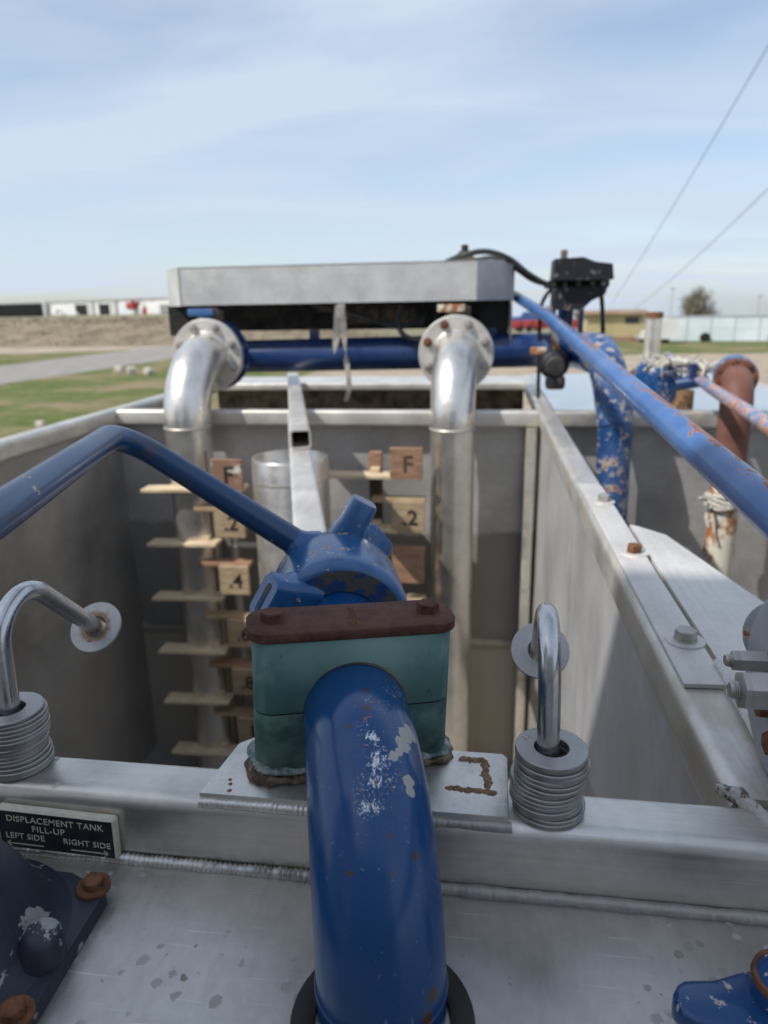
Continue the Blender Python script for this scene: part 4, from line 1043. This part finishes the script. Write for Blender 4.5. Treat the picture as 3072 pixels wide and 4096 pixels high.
G().box((0.266, 2.68, 0.085), (0.07, 0.05, 0.05), 0.015).build('drain', ACT, gv)
G().box((0.262, 2.70, 0.230), (0.022, 0.02, 0.10), 0.004, Matrix.Rotation(R(-12), 3, 'Y')).build('link', FLAKY, gv)
def hose(pts, r, label, org):
    o = G().tube(spline([V(p) for p in pts], 10), r, 12).build('air_hose', HOSE, None, origin=org, angle=60)
    tag(o, label, 'hose')
gv.location.x -= 0.014
hose([(-0.16, 2.95, 0.525), (-0.095, 2.9, 0.545), (-0.0076, 2.9, 0.556), (0.0802, 2.9, 0.527), (0.1514, 2.9, 0.473), (0.2222, 2.9, 0.433), (0.255, 2.9, 0.43)], 0.0105, 'upper black hose arching from the hood top to the gearbox', (0, 2.9, 0.5))
hose([(-0.06, 2.97, 0.53), (0.02, 2.95, 0.535), (0.0985, 2.93, 0.497), (0.17, 2.92, 0.45), (0.245, 2.92, 0.425)], 0.008, 'thinner lower black hose from the hood corner to the gearbox', (0, 2.95, 0.5))
hose([(0.262, 2.9, 0.43), (0.225, 2.9, 0.395), (0.2049, 2.9, 0.345), (0.2044, 2.9, 0.286), (0.205, 2.9, 0.20), (0.21, 2.9, 0.0)], 0.0075, 'thin black hose hanging down left of the gearbox', (0.2, 2.9, 0.2))
hose([(0.425, 2.9, 0.41), (0.434, 2.9, 0.35), (0.443, 2.9, 0.26), (0.448, 2.92, 0.23)], 0.0085, 'thin black hose dropping from the right end of the gearbox', (0.43, 2.9, 0.3))
hc = empty('plug_box', (-0.08, 2.96, 0.52), 'small brown plug box on the hood top where the hoses start', 'box')
G().box((-0.085, 2.95, 0.545), (0.06, 0.05, 0.035), 0.006).build('body', DARKBR, hc)
G().lathe([(0.014, 0), (0.014, 0.02), (0.009, 0.024), (0, 0.024)], (-0.09, 2.945, 0.5625), Z, 16).build('cap', DARK, hc)

# ------------------------------------------------------------------ long painted rods on the right
RD = fillet([V((0.113, 3.19, 0.3975)), V((0.196, 2.47, 0.3225)), V((0.2655, 0.690, 0.1722)), V((0.31, -0.74, 0.055))], [1.2, 0.5], 6)
rod = G().tube(RD, 0.0200, 32).build('long_rod', BLUE_ROD, None, origin=(0.25, 1.2, 0.2), angle=60)
tag(rod, 'long faded blue rod with peeling rusty top, running from the hood toward the viewer', 'rod')
rod = G().tube([(0.972, 4.09, 0.085), (0.70, 2.38, 0.100), (0.602, 1.674, 0.107), (0.44, 0.6, 0.118), (0.24, -0.72, 0.13)], 0.0175, 24).build('long_rod', RUST_ROD, None, origin=(0.7, 2.4, 0.1), angle=60)
tag(rod, 'thinner rusty pale blue rod crossing in front of the rust brown elbow', 'rod')

# ------------------------------------------------------------------ rust brown pipe in the right compartment
rp_ = empty('rusty_pipe', (0.745, 2.33, -1.48), 'rust brown elbow pipe with flaking white lower length, right compartment', 'pipe')
G().tube([(0.770, 2.34, -1.48), (0.772, 2.345, -0.9), (0.775, 2.35, -0.5), (0.781, 2.365, -0.185)], 0.0465, 36).build('lower_pipe', FLAKY, rp_, angle=60)
ev = fillet([V((0.781, 2.365, -0.185)), V((0.786, 2.375, 0.100)), V((0.822, 2.52, 0.110))], 0.105, 16)
G().tube(ev, 0.0490, 40).build('elbow', RUST_PIPE, rp_, angle=60)
fd = (ev[-1]-ev[-2]).normalized()
f = G().torus_lathe([(0.046, 0), (0.065, 0), (0.067, 0.003), (0.067, 0.016), (0.046, 0.016)], ev[-1], fd, 48).build('flange', RUST_PIPE, rp_, angle=40)
fx = fd.cross(Z).normalized(); fzv = fx.cross(fd)
for k in range(8):
    a = R(45*k+10); c = ev[-1] + fx*0.058*math.cos(a) + fzv*0.058*math.sin(a)
    G().hexhead(c, -fd, 0.018, 0.012, k).build('bolt', RUST_MID, f, angle=25)
G().torus_lathe([(0.048, -0.006), (0.0505, -0.004), (0.0505, 0.004), (0.048, 0.006)], (0.781, 2.365, -0.185), V((0.03, 0.03, 1)), 36).build('weld_ring', RUST_PIPE, rp_)
tie = G()
for k in range(4):
    tie.tube([V((0.778 + 0.056*math.cos(a), 2.358 + 0.056*math.sin(a), -0.245 - 0.010*k + 0.006*math.sin(a*2+k))) for a in [i*2*math.pi/24 for i in range(25)]], 0.0065, 8, False, 0.5)
tie.tube(spline([V((0.705, 2.30, -0.245)), V((0.685, 2.27, -0.235)), V((0.672, 2.26, -0.230))], 5), 0.006, 8, True, 0.5)
tie.tube(spline([V((0.712, 2.30, -0.262)), V((0.705, 2.28, -0.30)), V((0.712, 2.27, -0.33))], 5), 0.005, 8, True, 0.5)
tag(tie.build('rope_tie', ROPE, None, origin=(0.757, 2.338, -0.26), angle=180), 'frayed off white rope wound round the flaking rusty pipe', 'rope')
# blue valve behind it
bv = empty('blue_ball_valve', (0.66, 2.75, 0.0), 'bright blue ball valve between two rust brown elbows at right, frayed rope on top', 'valve')
G().lathe([(0.068, 0), (0.070, 0.003), (0.070, 0.022), (0.066, 0.03), (0.064, 0.12)], ev[-1] + fd*0.0165, fd, 48).build('flange', BLUE_OLD, bv, angle=40)
vcn = ev[-1] + fd*0.17
G().lathe([(0.055, -0.04), (0.078, -0.02), (0.085, 0.0), (0.085, 0.07), (0.075, 0.10), (0.06, 0.115), (0, 0.115)], V((0.625, 2.75, 0.035)), Z, 36).build('body', BLUE_VALVE, bv, angle=50)
G().tube([V((0.665, 2.64, 0.08)), V((0.735, 2.62, 0.095))], 0.022, 20).build('stem', BLUE_HEAD, bv)
G().tube([V((0.71, 2.62, 0.09)), V((0.71, 2.61, 0.155))], 0.012, 12).build('pin', BLUE_HEAD, bv)
e2 = fillet([V((0.63, 2.78, 0.06)), V((0.585, 2.85, 0.125)), V((0.545, 2.90, -0.05))], 0.07, 10)
G().tube(e2, 0.052, 28).build('elbow', RUST_MID, bv, angle=60)
G().box((0.70, 2.70, -0.0), (0.085, 0.03, 0.11), 0.004).build('bracket', RUST_BEAD, bv)
rope = G()
rnd = random.Random(5)
for k in range(30):
    a = V((0.56 + 0.22*rnd.random(), 2.60 + 0.16*rnd.random(), 0.115 + 0.035*rnd.random()))
    rope.tube(spline([a, a + V((rnd.uniform(-.03, .06), rnd.uniform(-.03, .03), rnd.uniform(0.005, .035))), a + V((rnd.uniform(-.02, .10), rnd.uniform(-.03, .03), rnd.uniform(-.03, .012)))], 4), rnd.uniform(0.002, 0.0055), 6, True, 0.5)
rope.tube(spline([V((0.585, 2.70, 0.12)), V((0.64, 2.68, 0.152)), V((0.70, 2.66, 0.152)), V((0.76, 2.62, 0.130))], 8), 0.013, 10, True, 0.9)
tag(rope.build('frayed_rope', ROPE, None, origin=(0.69, 2.66, 0.16), angle=180), 'bundle of frayed pale rope lying across the blue ball valve', 'rope')
vp_ = empty('vent_pipe', (0.838, 3.87, -0.004), 'short upright grey vent pipe with rusty cap behind the blue ball valve', 'pipe')
G().tube([(0.838, 3.87, -0.004), (0.838, 3.87, 0.290)], 0.040, 28).build('stack', A_PIPE, vp_, angle=60)
G().lathe([(0.043, 0), (0.0435, 0.028), (0.040, 0.031), (0, 0.032)], (0.838, 3.87, 0.282), Z, 28).build('cap', RUST_MID, vp_, angle=40)

# ------------------------------------------------------------------ unseen blockers added behind the viewer to shade and darken the near deck
cb = empty('shade_blocker', (-3.9, -2.0, GROUND), 'tall square grey box added unseen behind the viewer to shade the deck', 'shade blocker')
G().box2((-4.5, -3.0, GROUND), (-2.27, -1.04, 3.93), 0.03).build('body', A_GREY, cb)  # unseen box, added to cast shade over the foreground
for k in range(3):
    d_ = G().box2((-2.269, -2.80 + 0.60*k, 0.05), (-2.257, -2.26 + 0.60*k, 1.88), 0.004).build('door', A_GUSS, cb)  # door shapes only dress the added box
    G().box2((-2.256, -2.34 + 0.60*k, 0.9), (-2.23, -2.32 + 0.60*k, 1.05), 0.004).build('handle', BLACK, d_)
ph = empty('sky_blocker', (0, -2.0, -0.06), 'grey sheet metal box added unseen behind the viewer to block sky', 'sky blocker')
G().box2((-1.25, -2.6, -0.057), (1.25, -1.35, 1.6), 0.02).build('body', A_GREY, ph)  # added out of view so the beam front reflects dark, not sky
for k in range(3): G().box2((-1.15 + 0.8*k, -1.349, 0.05), (-0.45 + 0.8*k, -1.337, 1.5), 0.004).build('door', A_GREY, ph)  # door shapes on the added sky blocker
tkb = empty('truck_body', (-0.1, 1.0, GROUND), 'dark truck chassis under the tank, mostly out of sight', 'truck')
G().box2((-1.3, -3.2, GROUND+0.9), (1.1, 4.0, -1.52), 0.02).build('frame', DARK, tkb)
G().box2((-2.5, -3.2, -0.16), (1.3, -0.76, -0.07), 0.01).build('deck', A_GREY, tkb)
for x in (-1.25, 1.05):
    for y in (0.3, 1.7, -2.4): G().lathe([(0.30, 0), (0.50, 0.02), (0.52, 0.06), (0.52, 0.26), (0.50, 0.30), (0.30, 0.32)], (x-0.16, y, GROUND+0.52), X, 32).build('wheel', BLACK, tkb, angle=40)

# ------------------------------------------------------------------ far background
WHITE_METAL = simple('white_metal_siding', (0.62, 0.61, 0.58), (0.72, 0.71, 0.68), 0.4, 0.6, bump=0)
ROOFM = simple('grey_tan_roofing', (0.36, 0.34, 0.31), (0.44, 0.42, 0.39), 0.3, 0.6, bump=0)
BLK_METAL = simple('black_corrugated_steel', (0.010, 0.010, 0.011), (0.022, 0.022, 0.022), 0.8, 0.6, bump=0)
VOID = simple('dark_doorway', (0.006, 0.006, 0.007), (0.02, 0.02, 0.02), 0.3, 0.9, bump=0)
RED = simple('red_paint', (0.30, 0.03, 0.03), (0.38, 0.05, 0.045), 0.6, 0.5, bump=0)
GLASS = simple('dark_glass', (0.02, 0.025, 0.03), (0.05, 0.06, 0.07), 0.6, 0.15, bump=0)
YEL = simple('tan_yellow_siding', (0.44, 0.36, 0.19), (0.52, 0.43, 0.24), 0.5, 0.7, bump=0)
BRNROOF = simple('rust_brown_roof', (0.24, 0.15, 0.09), (0.34, 0.22, 0.14), 0.4, 0.7, bump=0)
PALE = simple('pale_blue_white_panel', (0.56, 0.63, 0.64), (0.66, 0.72, 0.73), 0.3, 0.45, bump=0)
TRUNK = simple('bark', (0.10, 0.085, 0.07), (0.19, 0.165, 0.14), 3, 0.9)
TWIG = simple('budding_twigs', (0.13, 0.115, 0.085), (0.24, 0.215, 0.15), 2, 0.95, bump=0)
STONE = simple('pale_limestone', (0.50, 0.46, 0.40), (0.64, 0.60, 0.53), 3, 0.9)
SCRUB = simple('dry_scrub', (0.19, 0.15, 0.105), (0.32, 0.26, 0.175), 1.5, 0.95, bump=0)
WIRE = simple('dull_wire', (0.10, 0.105, 0.12), (0.14, 0.145, 0.16), 3, 0.6, bump=0)
POLE = simple('grey_pole', (0.30, 0.30, 0.30), (0.4, 0.4, 0.4), 2, 0.7, bump=0)
BLUEV = simple('blue_vehicle_paint', (0.05, 0.10, 0.24), (0.07, 0.13, 0.30), 1, 0.3, bump=0)

# long white shop building, far left
bA = V((-236.3, 333.3, 0)); bd = V((0.8475, -0.5307, 0)); bn = V((-0.5307, -0.8475, 0)).normalized()  # towards viewer
def bp3(s, out, z): return bA + bd*s + bn*out + V((0, 0, z))
shop = empty('shop_building', bp3(80, -10, -1.2), 'long low white metal shop building on the rise far left', 'building')
rotb = Matrix(((bd.x, -bn.x, 0), (bd.y, -bn.y, 0), (0, 0, 1)))
def bbox(s0, s1, o0, o1, z0, z1, name, mat, par, bev=0):
    return G().box(bp3((s0+s1)/2, (o0+o1)/2, (z0+z1)/2), (s1-s0, abs(o1-o0), z1-z0), bev, rotb).build(name, mat, par)
BASE = -1.6
bbox(-70, 176, -24, 0, BASE-1, 5.0, 'wall', WHITE_METAL, shop)
rfm = G(); rfm.poly([(0, 5.02), (-12.5, 6.3), (-25, 5.02), (-25, 4.9), (0.6, 4.9), (0.6, 5.02)], bp3(-71, 0, 0), bn, Z, -248).build('roof', ROOFM, shop)
bbox(-70.5, 176.5, 0.02, 0.5, 4.72, 5.04, 'eave', ROOFM, shop)
for s0, s1, z1 in ((74.4, 84.5, 3.5), (93.8, 102.3, 3.4)):
    d_ = bbox(s0, s1, 0.01, 0.12, BASE, z1, 'bay_opening', VOID, shop)
    bbox(s0-1.4, s0-0.05, 0.0, 0.5, BASE, z1+0.6, 'door_post', WHITE_METAL, d_); bbox(s1+0.05, s1+1.4, 0.0, 0.5, BASE, z1+0.6, 'door_post', WHITE_METAL, d_)
bbox(110.3, 119.8, 0.01, 0.15, BASE, 3.2, 'roller_door', PALE, shop)
for s in (50.4, 88.6, 106.5, 122): bbox(s, s+1.0, 0.01, 0.7, BASE, 4.7, 'column', ROOFM, shop)
for s in range(-66, 176, 6): bbox(s, s+0.25, 0.005, 0.12, 3.9, 4.6, 'wall_rib', WHITE_METAL, shop)
def cluster(name, label, cat, s, o_, parts):
    t = empty(name, bp3(s, o_, BASE), label, cat)
    for (s0, s1, o0, o1, z0, z1, nm, mat) in parts: bbox(s0, s1, o0, o1, z0, z1, nm, mat, t, 0.12)
    return t
cluster('red_machine', 'red oil machine standing before the shop wall, right of the roller door', 'machine', 125, 3, [(122, 126.5, 2, 5, 1.2, 3.6, 'engine_housing', RED), (123.2, 124.2, 2.5, 3.5, 3.6, 4.6, 'stack', RED), (122.5, 126, 2.2, 4.6, BASE, 1.2, 'skid', WHITE_METAL)])
cluster('red_container', 'square red tank box by the shop wall near the hood', 'tank', 134.5, 3, [(132.6, 136.2, 2, 5, -0.9, 1.5, 'body', RED), (133.4, 135.4, 5.0, 5.1, -0.4, 1.0, 'panel', RED)])
cluster('white_tank', 'white tank skid at the right end of the shop wall', 'tank', 139, 3, [(137.4, 146, 2, 6, -0.8, 2.6, 'body', WHITE_METAL), (137.6, 145.8, 6.0, 6.1, -1.4, -0.85, 'skid', ROOFM), (129, 132, 2, 4, -0.9, 2.2, 'side_box', PALE)])
def van(s, o_, label, mat, L=6.5, H=2.6):
    t = empty('work_van', bp3(s, o_, BASE), label, 'van')
    G().poly([(0, 0.5), (L, 0.5), (L, 1.5), (L*0.82, 1.65), (L*0.70, H), (0.3, H), (0, H-0.4)], bp3(s-L/2, o_+1, BASE), bd, Z, 2.0, 0.06).build('body', mat, t)
    G().poly([(L*0.56, 1.6), (L*0.78, 1.6), (L*0.69, H-0.25), (L*0.56, H-0.25)], bp3(s-L/2, o_+1.03, BASE), bd, Z, 0.04).build('window', GLASS, t)
    for k in (0.2, 0.8): G().lathe([(0.2, 0), (0.45, 0), (0.45, 0.22), (0.2, 0.22)], bp3(s-L/2+L*k, o_+0.85, BASE+0.45), bn, 20).build('wheel', BLACK, t)
van(66, 4, 'white work truck parked left of the first dark bay', WHITE_METAL, 9, 3.2)
van(82.5, 6, 'low white car parked before the first dark bay', WHITE_METAL, 7, 2.0)
# black container in front of the shop
kc = V((-128.0, 171.5, 0)); kd = V((0.990, 0.138, 0)); kn = V((0.138, -0.990, 0))
ct = empty('black_container', kc + V((0, 0, -0.9)), 'long black corrugated container on the berm top at left edge', 'container')
rotk = Matrix(((kd.x, -kn.x, 0), (kd.y, -kn.y, 0), (0, 0, 1)))
G().box(kc + kd*5.7 + V((0, 0, 1.05)), (23.4, 2.4, 3.1), 0.05, rotk).build('body', BLK_METAL, ct)
for k in range(34): G().box(kc + kd*(-5.4 + 0.68*k) + kn*1.23 + V((0, 0, 1.05)), (0.34, 0.10, 2.9), 0, rotk).build('rib', BLK_METAL, ct)
G().box(kc + kd*17.6 + kn*1.1 + V((0, 0, 1.3)), (0.7, 0.7, 4.4), 0.03, rotk).build('corner_post', WHITE_METAL, ct)
# dry scrub along the berm
sb = G(); rnd = random.Random(11)
for k in range(2600):
    x = rnd.uniform(-150, -16); y = rnd.uniform(84, 122)
    h0 = GROUND + hgt(x, y)
    hh = rnd.uniform(0.12, 0.42) * (1.3 if y > 105 else 0.8)
    for q in range(4):
        a = rnd.uniform(0, 6.28); d = V((math.cos(a), math.sin(a), 0)); w = rnd.uniform(0.06, 0.2)
        base = V((x, y, h0-0.05)) + d*rnd.uniform(0, 0.4); tip = base + V((rnd.uniform(-.3, .3), rnd.uniform(-.3, .3), hh*rnd.uniform(.6, 1)))
        pv = V((-d.y, d.x, 0))*w
        sb.bm.faces.new([sb.bm.verts.new(v) for v in (base-pv, base+pv, tip)])
o = sb.build('dry_scrub', SCRUB, None, origin=(-80, 100, GROUND), kind='stuff'); o['label'] = 'dry brown scrub covering the bank'
for i, (x, y, nm) in enumerate(((-24.6, 46.0, 'leftmost'), (-23.2, 45.0, 'middle'), (-21.7, 44.3, 'rightmost'))):
    g = G(); g.box((x, y, GROUND+0.25), (0.52, 0.42, 0.42), 0.10, Matrix.Rotation(i*0.7, 3, 'Z') @ Matrix.Rotation(0.2*i, 3, 'X'))
    tag(g.build('white_block', STONE, None, origin=(x, y, GROUND)), '%s of the three pale stone blocks in the grass by the road' % nm, 'stone', 'pale blocks in the roadside grass')
g = G(); g.box((-16.1, 23.9, GROUND+0.1), (0.30, 0.22, 0.22), 0.06); tag(g.build('white_block', STONE, None, origin=(-16.1, 23.9, GROUND)), 'small pale stone alone in the grass at the left edge', 'stone')

# right background
yb = empty('yellow_building', (13.5, 83.5, GROUND), 'small tan yellow building with brown roof behind the black gearbox', 'building')
G().box2((10.6, 81.0, GROUND), (16.6, 86, -0.72)).build('wall', YEL, yb)
for k in range(14): G().box2((10.7 + 0.42*k, 80.95, GROUND+0.1), (10.76 + 0.42*k, 81.0, -0.76)).build('siding_rib', YEL, yb)
G().poly([(80.5, -0.72), (83.5, -0.36), (86.5, -0.72), (86.5, -0.80), (80.5, -0.80)], (10.2, 0, 0), Yv, Z, -6.8).build('roof', BRNROOF, yb)
w = G().box2((14.6, 80.93, -1.75), (16.0, 80.99, -1.15)).build('window', GLASS, yb)
G().box2((14.52, 80.90, -1.15), (16.08, 80.985, -1.08)).build('window_head', BRNROOF, w)
G().box2((10.6, 80.86, GROUND), (16.6, 80.95, GROUND+0.5)).build('skirting', BRNROOF, yb)
tr = empty('white_truck', (17.6, 81.5, GROUND), 'white truck cab parked against the tan building', 'truck')
G().poly([(15.7, -3.2), (18.9, -3.2), (18.9, -1.2), (17.6, -1.15), (16.9, -1.3), (16.4, -2.3), (15.75, -2.5)], (0, 78.6, 0), X, Z, -2.4, 0.08).build('cab', WHITE_METAL, tr)
G().poly([(16.5, -2.25), (16.95, -1.4), (17.5, -1.3), (17.5, -2.25)], (0, 78.57, 0), X, Z, -0.02).build('window', GLASS, tr)
for x in (16.3, 18.3): G().lathe([(0.2, 0), (0.5, 0), (0.5, 0.3), (0.2, 0.3)], (x, 78.5, GROUND+0.5), Yv, 20).build('wheel', BLACK, tr)
G().box2((15.6, 78.5, -3.3), (16.2, 80.5, -2.95), 0.05).build('bumper', POLE, tr)
tl = empty('pale_trailer', (26, 79.5, GROUND), 'long pale white trailer building on the grass at right', 'trailer')
def trl(x0, x1, z0, z1, dy, name, mat, par=tl):
    yb0 = 80.1 - (x0-19)*0.215; yb1 = 80.1 - (x1-19)*0.215
    return G().poly([(x0, yb0-dy), (x1, yb1-dy), (x1, yb1+2.6), (x0, yb0+2.6)], (0, 0, z1), X, Yv, z1-z0).build(name, mat, par)
trl(19, 40, GROUND+0.05, -1.18, 0, 'body', PALE)
trl(18.9, 40.1, -1.18, -1.08, 0.06, 'roof_edge', POLE)
for k in range(9): trl(20.6 + 2.2*k, 20.68 + 2.2*k, GROUND+0.1, -1.25, 0.03, 'panel_joint', POLE)
trl(19, 40, -2.32, -2.22, 0.02, 'belt_line', WHITE_METAL)
trl(18.2, 19, GROUND+0.7, -1.6, -0.4, 'tongue_box', PALE)
for x in (22.3, 28.5): G().lathe([(0.2, 0), (0.5, 0), (0.5, 0.25), (0.2, 0.25)], (x, 80.1-(x-19)*0.215-0.5, GROUND+0.42), Yv, 20).build('wheel', BLACK, tl)
rf = empty('red_trailer', (10, 112, GROUND), 'long red flat trailer far behind the header pipe', 'trailer')
G().box2((3.0, 111.5, -3.1), (16.5, 113.5, -1.95), 0.05).build('bed', RED, rf)
for k in range(9): G().box2((3.3 + 1.6*k, 111.3, -3.3), (3.5 + 1.6*k, 111.49, -1.9)).build('stake', RED, rf)
for x in (5, 6.3, 14): G().lathe([(0.2, 0), (0.5, 0), (0.5, 0.3), (0.2, 0.3)], (x, 111.2, GROUND+0.5), Yv, 20).build('wheel', BLACK, rf)
pk = empty('blue_pickup', (6.2, 118, GROUND), 'blue pickup visible over the red trailer', 'pickup')
G().poly([(3.8, -2.6), (8.6, -2.6), (8.6, -1.5), (7.4, -1.4), (6.9, -0.75), (5.6, -0.75), (5.2, -1.4), (3.8, -1.5)], (0, 117, 0), X, Z, -2, 0.06).build('body', BLUEV, pk)
G().poly([(5.4, -1.35), (7.1, -1.35), (6.8, -0.88), (5.7, -0.88)], (0, 116.96, 0), X, Z, -0.03).build('window', GLASS, pk)
for x in (4.8, 7.7): G().lathe([(0.2, 0), (0.45, 0), (0.45, 0.25), (0.2, 0.25)], (x, 116.8, GROUND+0.45), Yv, 20).build('wheel', BLACK, pk)
# dead equipment on the grass
for x, y, lab, mat, sz in ((30.6, 66, 'pale yellow lumber stack on the yard edge at right', WOOD, (2.6, 1.2, 0.45)), (34.2, 66.5, 'dark scrap heap on the yard edge by the lumber', DARK, (1.8, 1.0, 0.6))):
    t = empty('lumber_stack' if mat is WOOD else 'scrap_heap', (x, y, GROUND), lab, 'lumber' if mat is WOOD else 'scrap')
    for k in range(3): G().box((x + 0.1*k, y, GROUND + 0.1 + sz[2]/3*k), (sz[0] - 0.3*k, sz[1], sz[2]/3 - 0.02), 0.02, Matrix.Rotation(0.1*k, 3, 'Z')).build('board' if mat is WOOD else 'piece', mat, t)
# round budding tree behind the trailer
def tree(x, y, base, h, w, label, seed, name='bare_tree', leaves=5200):
    rnd = random.Random(seed)
    t = empty(name, (x, y, base), label, 'tree')
    g = G(); g.tube([(x, y, base), (x+0.05, y, base+h*0.22), (x, y, base+h*0.45)], [w*0.045, w*0.036, w*0.02], 10)
    cr = V((x, y, base+h*0.58)); ends = []
    for k in range(46):
        a = rnd.uniform(0, 6.28); el = rnd.uniform(0.05, 1.45)
        d = V((math.cos(a)*math.cos(el)*w*0.5, math.sin(a)*math.cos(el)*w*0.5, math.sin(el)*h*0.60))
        s = V((x, y, base + h*rnd.uniform(0.16, 0.42))); e = V((x, y, base+h*0.36)) + d*rnd.uniform(0.75, 1.02); m_ = s.lerp(e, 0.5) + V((rnd.uniform(-.2, .2), rnd.uniform(-.2, .2), 0.25))
        g.tube(spline([s, m_, e], 3), [w*0.014*(1-i/8) + 0.012 for i in range(7)], 5)
        ends += [s.lerp(e, f) for f in (0.5, 0.7, 0.85, 1.0)]
    g.build('trunk', TRUNK, t)
    g = G()
    for k in range(leaves):
        c = rnd.choice(ends) + V((rnd.gauss(0, 1), rnd.gauss(0, 1), rnd.gauss(0, 1)))*w*0.062
        d = V((rnd.gauss(0, 1), rnd.gauss(0, 1), rnd.gauss(0.5, 1))).normalized(); p_ = d.orthogonal().normalized()
        l = w*rnd.uniform(0.03, 0.075); ww = w*rnd.uniform(0.006, 0.014)
        g.bm.faces.new([g.bm.verts.new(v) for v in (c - p_*ww, c + p_*ww, c + d*l)])
    g.build('crown', TWIG, t)
    return t
tree(27.8, 103.5, GROUND-0.2, 6.0, 5.6, 'round budding bare tree rising behind the pale trailer', 3)
def sparse(x, y, h, seed, label): tree(x, y, GROUND, h, h*0.8, label, seed, leaves=500)
sparse(12.3, 150, 4.2, 8, 'faint small bare tree behind the tan building roof, left one')
sparse(18.0, 150, 4.0, 9, 'faint small bare tree behind the tan building roof, right one')
# light poles
for x, y, h, lab in ((28.6, 121, 5.9, 'thin lamp pole just left of the round tree'), (41.2, 120, 4.6, 'thin lamp pole near the right edge above the trailer')):
    t = empty('lamp_pole', (x, y, GROUND), lab, 'pole')
    G().tube([(x, y, GROUND), (x, y, GROUND+h)], [0.09, 0.05], 8).build('pole', POLE, t)
    G().box((x, y-0.2, GROUND+h+0.08), (0.7, 0.5, 0.2), 0.04).build('lamp_head', POLE, t)
# overhead wires
def wire(a, b, label):
    a, b = V(a), V(b); d = b-a; P_ = [a + d*(k/24*1.25) - V((0, 0, 0.18*math.sin(math.pi*k/24))) for k in range(25)]
    tag(G().tube(P_, 0.0095, 6).build('overhead_wire', WIRE, None, origin=a), label, 'wire', 'overhead wires at upper right')
wire((5.7, 35.2, 0.36), (5.37, 16.92, 5.26), 'steeper overhead wire slanting up to the right edge, the upper one')
wire((6.6, 34.4, 0.12), (5.43, 16.15, 2.56), 'lower overhead wire, the shallower of the two at right')
